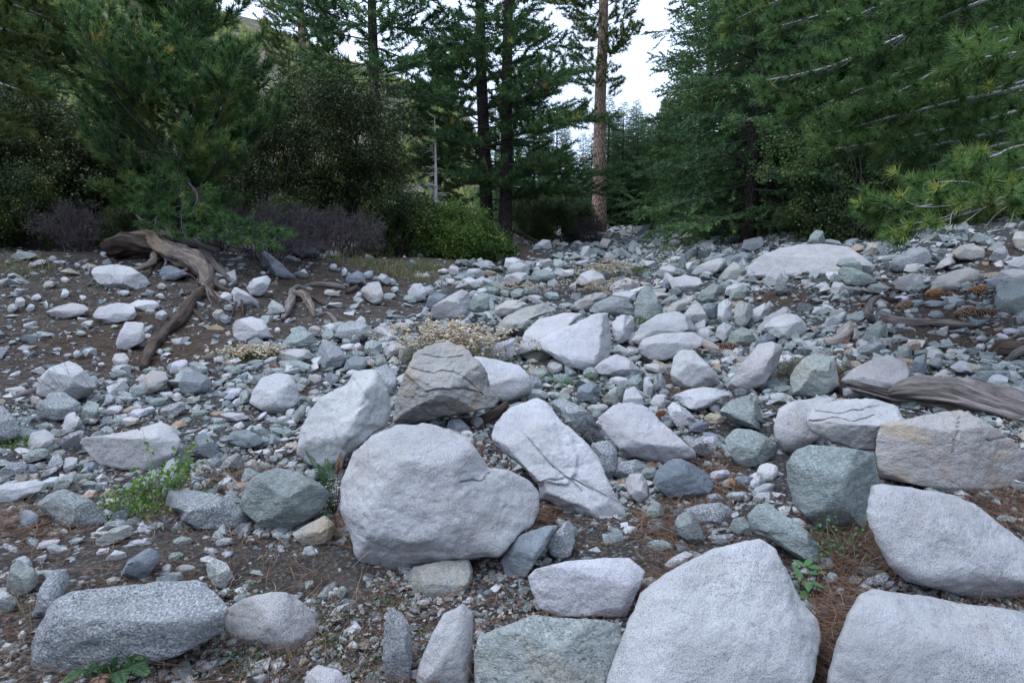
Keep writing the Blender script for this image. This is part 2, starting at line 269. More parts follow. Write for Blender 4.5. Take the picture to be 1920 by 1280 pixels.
S|grey speckled boulder // cut by the left edge above the small green plant|-40,835 -30,770 5,758 25,780 40,805 30,822 0,836|by=842 p=12 ico=5
W|cream-white angular stone // right of the low grey speckled boulder|105,800 115,775 140,772 155,790 150,803 130,817 112,812|by=822 p=22
G|upright green-grey stone // leaning on the cream-white angular stone|148,793 155,765 165,750 187,757 182,777 168,797|by=800 p=24
W|pale blunt block // right of the small green plant on the left|52,832 58,812 85,805 102,815 98,832 75,847 55,849|by=852 p=18
W|long white boulder with a dark hollow beneath // on the bank below the cut log end|170,510 178,500 215,495 245,500 275,520 282,532 265,545 230,546 195,541 178,525|by=549 p=16 ico=5
B|rounded grey stone // tucked under the twisted root|297,515 305,500 320,497 345,508 353,516 330,526 305,528|by=532 p=16
T|flat pale slab with a broken top // on the left bank|85,585 105,575 135,567 160,572 167,580 150,592 122,600 95,592|by=603 p=24
W|ribbed white boulder // on the bank above the white cube-like stone|172,590 185,575 220,567 250,570 257,590 250,600 200,608 180,600|by=611 p=20
W|flat white stone // behind the ribbed white boulder|243,570 258,562 290,563 300,572 285,584 260,582|by=588 p=20
W|white cube-like stone // left of the black charred root|216,645 225,620 235,603 270,605 272,635 265,645 225,660 218,652|by=663 p=30
P|pale flat stone // below the white cube-like stone|210,675 215,663 235,662 244,675 232,688 215,686|by=690 p=18
B|long smooth grey slab // sloping down the bank behind the twisted root|465,470 480,462 500,472 530,495 560,522 545,530 515,522 490,502|by=533 p=12
W|squarish pale stone // at the foot of the long smooth grey slab|461,540 475,522 500,516 509,525 500,545 485,558 470,552|by=562 p=24
W|oblong pale stone // right of the twisted root's lower end|433,550 440,537 460,546 485,565 485,575 460,576 440,570|by=580 p=14
K|green stone with a rust-coloured tip // left of the dead stump|490,570 495,558 508,560 530,572 535,583 520,594 505,590|by=596 p=16
W|pale hexagonal boulder // alone on bare soil at the foot of the bank|435,615 442,600 470,593 495,600 508,625 515,634 490,637 455,642 438,632|by=646 p=22 ico=5
B|grey slab // in shadow at the top of the bank|530,472 560,459 592,464 600,476 590,484 560,480|by=487 p=14
B|dark blue block // on the bank left of the dry grass|645,532 650,518 670,507 684,514 685,524 665,535|by=538 p=24
T|tan rounded boulder // on the bank below the dry grass|675,545 690,530 712,528 720,555 715,568 700,571 685,560|by=573 p=12
W|small white slab-like stone // behind the tan rounded boulder|706,522 715,512 730,520 732,530 722,534|by=537 p=16
W|rounded white boulder // at the mouth of the gully|763,548 775,532 790,531 801,548 797,562 778,567|by=570 p=10
S|grey boulder crossed by a white vein // at the crest of the stony ridge|625,632 635,612 655,601 680,604 700,618 697,634 660,640|by=648 p=12 ico=5 vein=1
W|pale tapering rock // right of the white-veined grey boulder|700,617 710,610 725,618 757,640 745,645 715,640|by=650 p=16
G|pale striped slab // leaning left of the white-veined grey boulder|512,660 545,625 560,612 585,625 598,642 560,655 530,668|by=672 p=24
P|lilac-grey flat block // below the pale striped slab|521,672 525,658 550,653 580,655 586,672 560,682 525,680|by=686 p=18
S|tall grey boulder with a sloping top // left of the dark slate stone|590,692 592,670 600,645 615,638 635,650 650,670 640,687 610,694|by=698 p=20
B|dark slate stone // above the upright boulder with the folded face|643,692 650,675 665,666 682,670 690,682 680,695 655,702|by=706 p=18
G|flat green stone // below the lilac-grey flat block|523,690 528,677 560,675 585,685 575,697 540,698|by=702 p=22
W|white wedge stone // left of the domed tan-stained boulder's top|715,664 722,650 745,642 757,645 748,662 730,670|by=674 p=20
T|brown upright stone // touching the domed tan-stained boulder|746,672 750,652 765,642 775,650 770,672 757,682|by=686 p=22
G|square green-grey stone // behind the domed tan-stained boulder|772,660 775,641 800,639 812,645 800,660 785,670|by=676 p=18
S|speckled round stone // left of the white wedge stone|682,662 685,642 700,636 717,645 716,660 700,668|by=672 p=12
S|dark mossy block // between the upright folded boulder and the domed boulder|688,712 705,690 725,682 738,694 745,715 738,745 722,735 705,700|by=760 p=18
W|white pyramid boulder // at the edge of the dry grass in the wash|1078,530 1090,512 1110,505 1130,515 1138,530 1120,538 1095,537|by=541 p=18
W|pale block // right of the leafy bright shrub|945,500 948,484 965,482 980,490 975,502 955,506|by=508 p=18
W|rounded light boulder // in front of the pale block near the bright shrub|950,512 958,496 978,491 993,500 992,513 970,516|by=518 p=14
W|flat white boulder // stepped in front of the rounded light boulder|937,534 948,516 970,510 991,512 985,524 960,535|by=538 p=20
G|rough grey-green stone // right of the flat white boulder|992,524 1000,508 1020,504 1042,512 1045,525 1020,530|by=534 p=20
T|pale leaning stone // behind the oval grey stone at mid distance|1007,502 1015,488 1030,484 1040,492 1025,504|by=507 p=18
G|oval grey stone // left of the flat pale tablet stone|1035,500 1040,487 1052,485 1058,495 1050,506 1040,506|by=509 p=10
W|flat pale tablet stone // behind the white pyramid boulder|1042,512 1052,506 1078,505 1085,511 1078,520 1055,519|by=523 p=18
W|pale humped boulder // left in the wash above the tan-topped boulder|852,541 865,525 880,519 893,525 903,537 880,543|by=546 p=14
W|pale oblong stone // behind the pale humped boulder|872,514 878,504 898,503 910,510 908,520 888,520|by=524 p=14
W|large whitish boulder with a lumpy face // left in the wash beside the gully mouth|805,592 810,575 840,555 865,542 880,548 882,565 870,592 840,602 815,599|by=608 p=16 ico=5
G|green pointed boulder // right of the lumpy whitish boulder|877,574 885,558 905,548 918,552 917,577 900,588 885,584|by=592 p=24
B|grey rounded stone // left of the lumpy whitish boulder|798,575 803,556 820,548 838,553 835,570 815,582|by=588 p=14
T|tan boulder with a grey edge // above the layered cream boulder|922,592 930,575 950,563 972,562 982,572 960,587 935,597|by=602 p=14
T|long cream rock // sloping left of the grey domed boulder|1066,580 1080,565 1110,550 1135,547 1143,555 1120,573 1098,586|by=592 p=14
S|grey domed boulder // behind the tall sharp-edged boulder|1103,584 1115,568 1145,555 1175,560 1190,577 1188,592 1140,594|by=598 p=12 ico=5
W|white boulder with a straight top edge // behind the grey domed boulder|1142,560 1150,550 1175,545 1192,547 1192,565 1170,568|by=572 p=20
W|pale angular boulder // above the straight-topped white boulder|1140,548 1150,530 1175,520 1198,528 1202,540 1165,550|by=554 p=20
G|green conical boulder // behind a tuft of green grass|1189,597 1193,560 1205,540 1215,535 1230,552 1244,582 1238,597 1212,603|by=608 p=16 ico=5
P|pale rounded boulder // above the broad flat white boulder in the wash|1226,513 1240,500 1255,496 1270,503 1281,516 1255,520 1235,519|by=522 p=12
W|grooved white boulder // right of a green grass tuft at mid distance|1295,514 1305,500 1330,488 1358,483 1366,490 1355,506 1330,518 1305,520|by=524 p=14
W|broad flat white boulder // below the pale rounded boulder|1250,522 1285,516 1310,520 1317,530 1295,547 1265,548|by=552 p=16
B|black wedge stone // left of the broad flat white boulder|1237,536 1245,524 1260,522 1265,534 1255,544|by=548 p=22
T|tan peaked boulder // left of the very large white slab|1345,523 1360,505 1375,490 1392,497 1400,508 1390,523 1365,528|by=532 p=20
W|very large white slab // below the hanging firs on the right|1395,520 1402,500 1425,480 1460,466 1500,458 1545,457 1590,462 1615,478 1640,497 1642,508 1600,514 1540,516 1490,520 1450,524 1425,524|by=528 p=12 ico=5 d0=1.1 fac=1500,480,.9,-5,72;1480,500,1,-15,30
B|slate-coloured flat boulder // behind the left end of the very large white slab|1388,467 1395,450 1430,443 1438,452 1430,464 1410,472|by=475 p=14
G|green standing stone // on top of the very large white slab|1512,457 1520,440 1530,431 1543,433 1549,457 1530,460|by=470 p=20
B|bluish tilted block // left of the very large white slab|1370,492 1378,478 1395,471 1412,480 1405,496|by=499 p=22
G|olive-green sloped stone // behind the bluish tilted block|1348,484 1354,470 1370,462 1377,470 1370,484|by=488 p=20
S|grey dome stone // at the foot of the very large white slab|1403,523 1408,508 1420,501 1433,508 1434,520 1420,526|by=529 p=12
W|pale split boulder // left of the maroon upright stone|1432,531 1437,515 1450,500 1465,498 1475,508 1470,522 1455,537 1440,539|by=542 p=22
S|maroon upright stone // leaning on the pale split boulder|1452,550 1455,525 1464,510 1475,530 1477,548 1462,555|by=558 p=20
G|grey boulder with a flat lid-like top // left of the rounded green boulder|1306,560 1315,545 1335,533 1352,533 1356,546 1345,562 1318,571|by=575 p=18
G|rounded green boulder // above the rust-stained column|1366,563 1370,543 1390,536 1402,543 1398,556 1388,568 1374,568|by=572 p=12
W|pale blocky boulder // behind the rounded green boulder|1357,555 1362,538 1382,530 1404,533 1404,545 1372,558|by=562 p=14
W|pale stone column // left of the rust-stained column|1345,600 1346,572 1360,560 1372,566 1372,598 1358,606|by=609 p=16
K|rust-stained green column // standing in the middle of the right wash|1376,612 1378,572 1390,565 1410,570 1412,590 1398,612 1385,620|by=622 p=24
W|pale wedge boulder // left of the dark block and the pale stone column|1280,592 1295,572 1310,566 1322,585 1331,602 1320,612 1298,608|by=615 p=16
T|long buff-coloured rock // behind the pale wedge boulder|1246,583 1260,568 1300,552 1308,560 1285,575 1262,590|by=595 p=16
B|dark block // in the gap left of the pale stone column|1322,588 1325,570 1345,566 1348,585 1340,597 1328,596|by=600 p=16
W|white shield-shaped boulder // right of the rust-stained column|1397,600 1410,582 1432,568 1446,571 1442,586 1425,602 1412,608|by=612 p=22
W|long pale rock // tucked between the shield-shaped and the big white wedge boulder|1420,612 1440,592 1470,574 1484,580 1472,592 1445,605 1425,622|by=625 p=16
W|big white wedge boulder // left of the pale driftwood elbow|1431,612 1450,595 1475,587 1495,590 1513,608 1510,622 1490,634 1470,639 1445,627|by=645 p=22 ico=5
W|white triangular stone // left of the domed green stone|1341,632 1345,612 1358,604 1374,612 1376,628 1358,642|by=646 p=16
G|domed green stone // above the striped pine cone|1363,642 1372,622 1392,612 1410,620 1419,640 1395,650|by=654 p=14
W|pale low boulder // right of the thick rounded pale boulder|1306,630 1312,616 1328,614 1340,625 1336,638 1316,640|by=644 p=14
B|dark wedge // under the big white wedge boulder|1415,645 1425,632 1440,622 1457,635 1445,645 1420,653|by=656 p=22
G|green slab lying flat // at the right foot of the very large white slab|1567,498 1575,485 1600,483 1632,499 1634,513 1600,513|by=518 p=16
G|long bluish slab // under the flat green slab|1570,510 1578,500 1600,502 1630,515 1646,527 1630,538 1590,534 1575,522|by=541 p=16
G|angular mossy stone // left of the flat green slab|1540,502 1545,488 1562,483 1567,495 1555,508|by=512 p=22
P|oval pink-grey stone // lying on top of the pink dome boulder|1693,508 1700,496 1720,493 1738,498 1736,510 1715,514|by=522 p=9
P|pink dome boulder // under the oval pink-grey stone|1676,535 1684,520 1710,512 1730,515 1738,533 1740,548 1700,551 1680,543|by=554 p=9
T|large smooth brownish boulder // on rust-red needles at the right|1741,543 1755,520 1785,508 1820,501 1841,508 1838,526 1810,541 1775,553 1750,553|by=556 p=10 ico=5
T|tan cracked boulder // above the large smooth brownish boulder|1782,475 1800,460 1825,456 1846,467 1848,486 1825,489 1800,487|by=493 p=16
T|leaning tan slab // left of the tan cracked boulder|1750,505 1765,488 1785,477 1806,482 1800,492 1775,500 1760,512|by=515 p=18
S|dark rounded boulder // near the right edge under the boughs|1852,488 1865,468 1885,459 1905,467 1914,482 1895,498 1870,494|by=501 p=12
P|pinkish slanted slab // at the right edge above the white-topped slab|1880,508 1895,490 1920,478 1950,478 1950,512 1905,516|by=520 p=14
W|grey slab with a pale top // at the right edge, behind the black glossy stone|1858,525 1875,508 1900,503 1950,510 1950,535 1885,535|by=538 p=14
B|black glossy stone // in front of the pale-topped slab at the right|1849,538 1858,524 1880,520 1892,526 1875,540 1858,546|by=548 p=18
G|big blue-grey boulder // at the right edge|1864,568 1870,545 1890,528 1950,530 1955,590 1885,590 1867,578|by=594 p=14 ico=5
T|brown boulder // cut by the right edge under the lower bough|1897,450 1903,436 1925,430 1950,435 1950,465 1905,468|by=470 p=14
S|sloping grey outcrop // in shade under the drooping bough|1663,505 1675,485 1710,465 1760,458 1778,468 1770,485 1720,500 1690,512|by=515 p=14 ico=5
G|lens-shaped green stone // on brown needles right of the long bluish slab|1620,545 1632,533 1655,531 1674,541 1660,550 1635,552|by=555 p=16
W|pale split stone // left of the lens-shaped green stone|1556,545 1563,528 1580,530 1590,540 1575,555 1562,556|by=560 p=22
G|grey-green triangular stone // touching the pale split stone|1568,558 1580,543 1602,539 1605,553 1590,561|by=564 p=24
W|white leaning stone // propped above the pale driftwood elbow|1541,611 1550,598 1585,582 1590,590 1575,606 1555,613|by=618 p=24
G|pile-top pale green stone // right of the pale driftwood elbow|1617,636 1625,615 1650,600 1670,612 1676,630 1640,642|by=646 p=22
S|speckled grey block // below the pale green pile-top stone|1606,658 1625,645 1655,640 1661,653 1640,669 1612,667|by=672 p=20
G|blocky blue-green stone // behind the pale lilac boulder|1678,668 1685,648 1720,646 1717,675 1695,680|by=683 p=18
B|dark upright blade of rock // between the lilac boulder and the big weathered log|1705,702 1715,670 1735,662 1739,692 1730,705|by=708 p=22
W|small white stone // stacked on a speckled stone above the big log|1737,670 1742,656 1760,655 1770,664 1760,674|by=683 p=18
S|round speckled stone // under the small white stone above the big log|1738,682 1745,670 1765,671 1771,682 1758,692|by=695 p=10
W|light flat-topped stone // above the middle of the big weathered log|1780,688 1800,675 1832,679 1831,702 1800,700|by=706 p=18
W|white stone with a chamfered face // near the right end of the big weathered log|1845,720 1852,704 1875,701 1891,708 1888,725 1860,732|by=735 p=18
G|flat green tablet // above the white stone with a chamfered face|1828,705 1835,695 1880,693 1912,700 1905,710 1850,708|by=714 p=14
G|blue-green wedge // right of the white stone with a chamfered face|1868,730 1885,717 1920,735 1925,748 1895,748|by=752 p=24
W|small white chunk // left of the dark gnarled wood|1828,657 1832,645 1848,643 1855,652 1845,660|by=663 p=22
B|dark flat speckled stone // with tilted rim among small scree in the left middle|422,826 435,808 460,804 480,812 498,828 478,838 455,840|by=846 p=20
W|white flat chip // lying bright among the scree in the left middle|411,775 430,772 455,775 467,784 450,790 422,789|by=794 p=22
S|speckled triangular stone // left of the grey-green speckled boulder's top|407,880 425,858 445,848 458,862 457,878 430,884|by=888 p=20
B|blue-grey slab standing on edge // on the top of the black and white slab|222,1082 240,1050 280,1025 298,1035 300,1050 268,1094 245,1092|by=1100 p=26
T|oblong cream stone // below the lime-green shrub|177,1013 210,990 240,982 252,990 248,1002 200,1025|by=1028 p=12
W|small pale pyramid stone // left of the blue-grey slab on edge|193,1053 215,1030 236,1035 238,1045 210,1055|by=1060 p=24
K|knobbly olive stone // between the black and white slab and the round pinkish boulder|385,1085 388,1055 405,1047 425,1055 436,1075 430,1100 408,1103|by=1106 p=12 rough=1.6
G|angular pale green stone // at the left edge above the black and white slab|10,1100 20,1060 35,1048 65,1065 73,1090 60,1108 35,1118|by=1122 p=22
K|squared cream-green stone // cut by the left edge|-30,1155 -30,1105 5,1104 30,1120 35,1135 10,1155|by=1160 p=16
B|small round blue-grey stone // behind the grey foliated slab|28,965 35,957 55,955 72,965 74,980 55,995 35,988|by=998 p=9
W|long lilac-grey stone // cut by the left edge above the grey foliated slab|-30,925 -20,912 25,905 65,898 88,905 70,925 30,942 -20,945|by=950 p=12
'''
# ---- smaller stones: material cx cy width height tilt(deg)
SMALL = '''
W 45 1057 40 30 20;S 20 1030 40 18 10;W 80 1022 70 16 -14;W 75 1048 34 13 -25;G 140 1015 34 14 -20;W 262 1018 46 16 0;G 340 1015 48 20 -8;G 320 1045 50 18 -14;T 347 1066 40 18 -5;W 310 1068 30 18 -40;
T 210 1090 40 18 0;B 158 1083 22 9 0;G 135 1092 24 14 -20;W 118 997 22 12 -10;W 192 1035 28 16 -20;G 215 985 50 22 -5;W 120 1030 20 10 0;W 38 1190 24 20 -30;W 15 1215 30 20 -20;T 100 1002 26 12 0;
S 25 880 60 26 -20;G 60 855 70 26 -18;B 55 880 36 20 -10;W 92 905 46 20 -20;S 100 868 44 40 -30;P 92 885 40 14 -30;W 130 870 40 24 -40;G 155 895 60 18 -8;G 158 908 50 16 -6;B 172 875 30 20 0;
G 120 905 60 24 -40;S 130 825 60 24 -30;W 260 775 40 20 -10;G 225 790 30 22 -20;W 240 790 44 18 -10;W 210 770 46 16 -15;G 295 755 40 20 -10;S 325 768 56 26 -20;W 275 770 36 14 -20;P 258 765 20 18 0;
G 375 775 36 14 -8;W 367 768 24 14 -30;G 355 738 26 14 0;W 333 745 20 18 -50;T 360 750 24 16 0;S 200 750 36 22 -20;W 180 770 36 14 -10;W 85 800 44 14 -5;P 170 790 26 14 -10;W 225 747 14 12 0;
G 240 748 30 14 0;W 436 738 36 18 -25;G 456 745 18 34 20;W 430 722 22 12 -15;T 455 725 26 14 10;G 485 712 36 22 -25;W 510 695 34 12 10;G 440 695 30 18 -10;S 430 692 26 16 -10;W 425 705 22 12 0;
B 458 708 14 22 30;P 448 715 14 12 0;G 500 697 30 18 -10;S 568 717 26 20 -15;W 592 710 24 18 0;W 612 719 20 9 10;T 588 738 22 18 0;G 574 752 26 20 20;G 562 775 20 44 30;W 546 775 22 20 20;
B 620 712 30 30 -50;W 415 673 30 14 -10;W 437 677 34 14 -8;G 452 687 30 12 -8;G 478 680 36 14 -8;S 430 745 30 14 -30;G 470 690 26 10 0;T 500 687 20 10 0;G 370 690 46 22 20;W 335 688 40 26 -30;
G 322 688 20 18 0;G 347 710 24 16 0;W 320 770 20 12 0;S 485 805 36 14 10;T 500 820 24 14 0;G 410 791 24 20 0;S 402 803 30 16 0;W 447 800 26 16 -25;G 520 800 26 12 15;S 515 790 40 16 10;
W 545 793 20 12 0;G 538 812 20 20 -20;W 490 780 30 8 -40;G 398 868 26 20 20;B 405 868 24 22 -10;W 500 848 18 14 20;G 522 856 18 16 -10;G 425 820 20 10 0;T 480 905 30 18 0;W 470 830 18 10 0;
T 427 915 40 24 8;T 370 912 18 18 0;W 420 1015 40 16 -10;W 350 1035 18 8 0;W 425 1040 24 16 -10;G 535 1008 26 14 0;W 470 1012 16 8 0;W 590 1035 16 14 0;G 640 1110 20 26 10;W 630 1107 14 14 0;
W 58 497 20 12 0;G 45 480 50 18 -5;W 75 492 26 12 -10;W 95 485 24 14 0;W 110 492 30 8 0;W 145 497 12 10 0;W 160 500 20 10 -10;W 122 525 18 12 10;T 90 534 30 16 -10;W 118 550 26 20 -10;
W 68 558 20 14 -20;T 22 578 24 18 -30;W 38 568 22 22 -20;W 55 577 20 20 -40;W 154 558 20 10 5;W 162 607 28 14 -20;G 150 625 22 12 0;T 213 612 20 8 0;T 282 585 22 14 0;W 302 592 26 24 10;
T 303 537 18 14 0;B 338 547 14 14 0;W 232 549 24 12 0;B 270 552 24 8 0;W 303 556 20 10 30;W 277 630 14 12 0;W 144 664 18 18 0;W 127 666 18 8 -5;G 165 656 24 10 -5;W 48 660 16 8 0;
G 312 657 24 10 -20;W 298 660 16 14 0;W 310 665 20 8 -20;W 228 715 24 14 -15;G 245 690 14 10 0;W 190 683 14 8 0;B 175 680 16 10 10;W 387 658 12 10 -20;B 428 577 20 14 0;W 424 556 24 18 10;
T 410 590 24 22 0;B 422 598 26 18 20;W 415 530 20 14 -10;T 452 497 18 9 0;W 492 512 14 7 0;T 623 550 34 14 15;W 673 553 12 12 0;W 672 560 10 6 0;W 620 615 24 18 30;W 595 622 38 16 20;
W 520 620 12 14 0;W 605 480 12 10 0;W 625 500 16 14 40;W 645 510 12 18 10;W 560 620 34 16 0;T 590 620 26 22 0;G 615 628 24 22 -30;W 590 645 20 14 -10;G 650 640 20 12 0;W 655 652 40 16 0;
G 668 665 24 18 0;B 665 637 20 18 10;W 670 650 14 18 20;G 697 632 30 10 5;W 722 640 24 12 10;T 715 640 14 14 0;G 730 620 26 18 10;G 715 680 30 18 10;W 740 692 18 14 0;T 745 680 18 14 0;
W 695 678 16 12 0;W 660 700 24 14 -10;G 630 680 20 12 0;W 800 545 24 20 0;G 770 560 26 20 0;W 735 528 16 14 10;W 740 543 18 12 -20;W 690 515 22 14 -20;G 720 520 16 12 0;W 845 528 20 14 0;
W 832 508 24 10 0;W 850 507 22 22 -10;B 868 517 26 14 0;G 895 533 24 14 0;G 920 525 26 16 -10;G 925 545 30 16 10;G 970 550 30 18 -20;G 950 550 24 12 20;W 905 545 24 12 -10;G 990 545 20 16 0;
W 1002 560 34 14 0;G 1035 555 30 18 10;G 1062 572 30 10 0;W 1125 598 16 8 0;W 1160 597 12 10 0;G 1012 612 24 12 0;G 970 620 50 16 -8;G 1140 658 24 14 0;G 1005 663 60 30 10;W 965 712 26 14 0;
G 1010 700 40 22 10;W 1000 740 60 26 10;S 1000 720 40 34 30;G 1055 712 40 22 10;T 1040 690 36 24 -10;G 1110 700 36 24 10;W 1160 715 44 18 5;P 1120 765 40 18 -5;G 1110 750 24 14 0;B 965 765 40 22 -20;
B 860 800 50 30 20;W 875 815 22 20 0;P 895 790 26 20 0;W 880 830 18 26 10;G 1060 745 30 20 30;W 1230 690 50 18 10;G 1215 670 30 14 0;W 1240 745 30 12 0;G 1245 735 20 14 0;T 1255 725 20 12 0;
B 1310 800 40 24 -10;S 1310 840 80 24 35;B 1335 818 40 16 20;W 1335 828 34 22 10;T 1340 785 46 20 10;W 1340 765 20 16 0;P 1460 745 36 20 0;G 1445 735 30 16 0;G 1450 725 22 10 0;G 1330 695 20 14 0;
W 1340 680 24 10 -10;G 1365 665 20 12 0;W 1385 660 22 18 10;W 1358 655 20 10 0;G 1375 715 40 20 -40;W 1350 890 40 20 -10;B 1395 900 40 20 0;W 1440 885 40 40 10;P 1430 920 50 24 -20;W 1420 905 34 26 -40;
W 1380 930 40 18 0;T 1395 925 26 10 5;P 1425 935 30 18 0;S 1340 935 40 20 0;G 1230 960 36 34 20;G 1235 980 40 16 10;G 1225 990 30 12 20;G 1240 1025 54 26 8;W 1215 1010 20 10 0;G 1180 900 20 14 0;
G 1200 870 24 14 0;G 1500 1060 34 24 0;S 1640 1090 60 22 -20;G 1560 1085 26 26 0;G 1580 1112 30 24 10;P 1665 1095 30 14 -10;W 1625 1100 30 10 10;W 1485 795 20 14 0;G 1595 700 30 14 -10;G 1630 655 20 16 0;
G 1590 680 26 26 20;W 1615 655 22 16 0;G 1660 660 24 12 0;W 1650 637 18 10 0;T 1640 615 24 14 0;W 1775 697 30 12 0;G 1760 665 22 14 10;W 1785 660 24 14 0;G 1810 690 24 18 0;W 1765 705 30 14 0;
G 1830 715 22 18 0;G 1850 690 24 14 0;W 1900 690 22 14 0;G 1750 645 24 10 0;W 1745 655 20 12 0;W 1770 640 16 8 0;W 1790 630 20 10 0;W 1840 635 24 10 0;W 1865 640 26 12 -10;W 1880 632 30 14 20;
W 1900 622 40 14 5;W 1740 600 20 8 10;W 1780 560 34 10 8;G 1755 570 50 16 5;G 1720 568 34 14 0;G 1660 585 24 14 0;W 1640 590 14 12 0;S 1755 590 30 18 0;W 1690 560 30 12 0;W 1660 520 18 10 0;
'''
# ------------------------------------------------------------------ materials
class NB:
    def __init__(s, name):
        s.m = bpy.data.materials.new(name); s.m.use_nodes = True; s.t = s.m.node_tree; s.t.nodes.clear()
        s.out = s.n('ShaderNodeOutputMaterial'); s.p = s.n('ShaderNodeBsdfPrincipled')
        s.l(s.p.outputs[0], s.out.inputs['Surface']); s.p.inputs['Specular IOR Level'].default_value = .25; s.p.inputs['Roughness'].default_value = .85
    def n(s, ty, **k):
        x = s.t.nodes.new(ty)
        for a, v in k.items(): setattr(x, a, v)
        return x
    def l(s, a, b): s.t.links.new(a, b)
    def noise(s, vec, scale, detail=3, rough=.55, dist=0.0):
        x = s.n('ShaderNodeTexNoise'); x.inputs['Scale'].default_value = scale; x.inputs['Detail'].default_value = detail
        x.inputs['Roughness'].default_value = rough; x.inputs['Distortion'].default_value = dist
        if vec is not None: s.l(vec, x.inputs['Vector'])
        return x.outputs['Fac']
    def ramp(s, fac, stops):
        x = s.n('ShaderNodeValToRGB'); e = x.color_ramp.elements
        while len(e) < len(stops): e.new(.5)
        for el, (p, c) in zip(e, stops):
            el.position = p; el.color = (c, c, c, 1) if isinstance(c, (int, float)) else (*c, 1)
        s.l(fac, x.inputs['Fac']); return x.outputs['Color']
    def mix(s, fac, a, b, mode='MIX'):
        x = s.n('ShaderNodeMix', data_type='RGBA', blend_type=mode)
        for sock, v in ((x.inputs[0], fac), (x.inputs[6], a), (x.inputs[7], b)):
            if hasattr(v, 'is_output'): s.l(v, sock)
            elif isinstance(v, (int, float)): sock.default_value = v
            else: sock.default_value = (*v, 1)
        return x.outputs[2]
    def math(s, op, a, b=0.0):
        x = s.n('ShaderNodeMath', operation=op)
        for sock, v in zip(x.inputs, (a, b)):
            if hasattr(v, 'is_output'): s.l(v, sock)
            else: sock.default_value = v
        return x.outputs[0]
    def bump(s, hgt, strength, dist, prev=None):
        x = s.n('ShaderNodeBump'); x.inputs['Strength'].default_value = strength; x.inputs['Distance'].default_value = dist
        s.l(hgt, x.inputs['Height'])
        if prev is not None: s.l(prev, x.inputs['Normal'])
        return x.outputs[0]
    def vec(s, scale=(1, 1, 1), rot=(0, 0, 0), per_object=True, src=None):
        if src is None: src = s.n('ShaderNodeTexCoord').outputs['Object']
        if per_object:
            oi = s.n('ShaderNodeObjectInfo'); sc_ = s.math('MULTIPLY', oi.outputs['Random'], 53.0); a = s.n('ShaderNodeVectorMath', operation='ADD')
            s.l(src, a.inputs[0]); s.l(sc_, a.inputs[1]); src = a.outputs[0]
        mp = s.n('ShaderNodeMapping'); mp.inputs['Scale'].default_value = scale; mp.inputs['Rotation'].default_value = rot
        s.l(src, mp.inputs['Vector']); return mp.outputs[0]
    def attr(s, name): return s.n('ShaderNodeAttribute', attribute_name=name).outputs['Fac']

def rock_mat(name, base, alt, dark, light, sp=70, dk=(.36, .44), lt=(.60, .68), stretch=1.0, stain=0.0, stain_c=(.42, .30, .18), bump=.5, amt=.8, band=0.0):
    b = NB(name); v = b.vec(); vs_ = b.vec((1, 1, stretch), (.7, .35, .2))
    big = b.noise(vs_, 2.4, 7, .68, .4); mid = b.noise(vs_, 9, 4, .6)
    c = b.mix(b.ramp(big, [(.36, 0.0), (.64, 1.0)]), base, alt)
    c = b.mix(b.math('MULTIPLY', b.ramp(mid, [(.38, 1.0), (.52, 0.0)]), .28), c, tuple(x * .72 for x in base))
    if band:
        wv = b.n('ShaderNodeTexWave'); wv.inputs['Scale'].default_value = 5; wv.inputs['Distortion'].default_value = 9; wv.inputs['Detail'].default_value = 4; wv.inputs['Detail Scale'].default_value = 1.6
        b.l(vs_, wv.inputs['Vector']); c = b.mix(b.math('MULTIPLY', b.ramp(wv.outputs['Fac'], [(.55, 0.0), (.95, 1.0)]), band), c, light)
    s1 = b.noise(vs_, sp, 2.5, .65); s2 = b.noise(b.vec((1, 1, stretch), (.2, .9, .4)), sp * .8, 2.5, .65)
    pat = b.ramp(b.noise(v, 2.7, 4, .6, .4), [(.36, amt * .45), (.60, amt * 1.1)])
    c = b.mix(b.math('MULTIPLY', b.ramp(s1, [(dk[0], 1.0), (dk[1], 0.0)]), pat), c, dark)
    c = b.mix(b.math('MULTIPLY', b.ramp(s2, [(lt[0], 0.0), (lt[1], 1.0)]), .75), c, light)
    if stain:
        st = b.noise(v, 3.1, 5, .65, .5); st2 = b.math('MULTIPLY', b.ramp(st, [(.52, 0.0), (.68, 1.0)]), stain); c = b.mix(st2, c, stain_c)
    c = b.mix(b.math('MULTIPLY', b.ramp(b.noise(v, 1.3, 6, .7, .6), [(.50, 0.0), (.66, 1.0)]), .42), c, tuple(x * .55 for x in base))
    c = b.mix(b.math('MULTIPLY', b.ramp(b.noise(v, 26, 3, .6), [(.62, 0.0), (.70, 1.0)]), .30), c, dark)
    oi = b.n('ShaderNodeObjectInfo'); c = b.mix(1.0, c, oi.outputs['Color'], 'MULTIPLY')
    b.l(c, b.p.inputs['Base Color'])
    n1 = b.bump(b.noise(vs_, 11, 8, .68), min(1.0, bump * 1.35), .045); n2 = b.bump(b.noise(v, 60, 4, .7), bump * .8, .008, n1); b.l(n2, b.p.inputs['Normal'])
    b.p.inputs['Roughness'].default_value = .8
    return b.m
M = {}
M['W'] = rock_mat('white_granite', (.49, .484, .502), (.39, .385, .405), (.11, .11, .12), (.56, .56, .58), 270, (.38, .48), stain=.34, stain_c=(.40, .35, .29))
M['P'] = rock_mat('pinkish_granite', (.435, .425, .43), (.37, .36, .365), (.10, .095, .10), (.54, .53, .54), 270, (.38, .48), stain=.2)
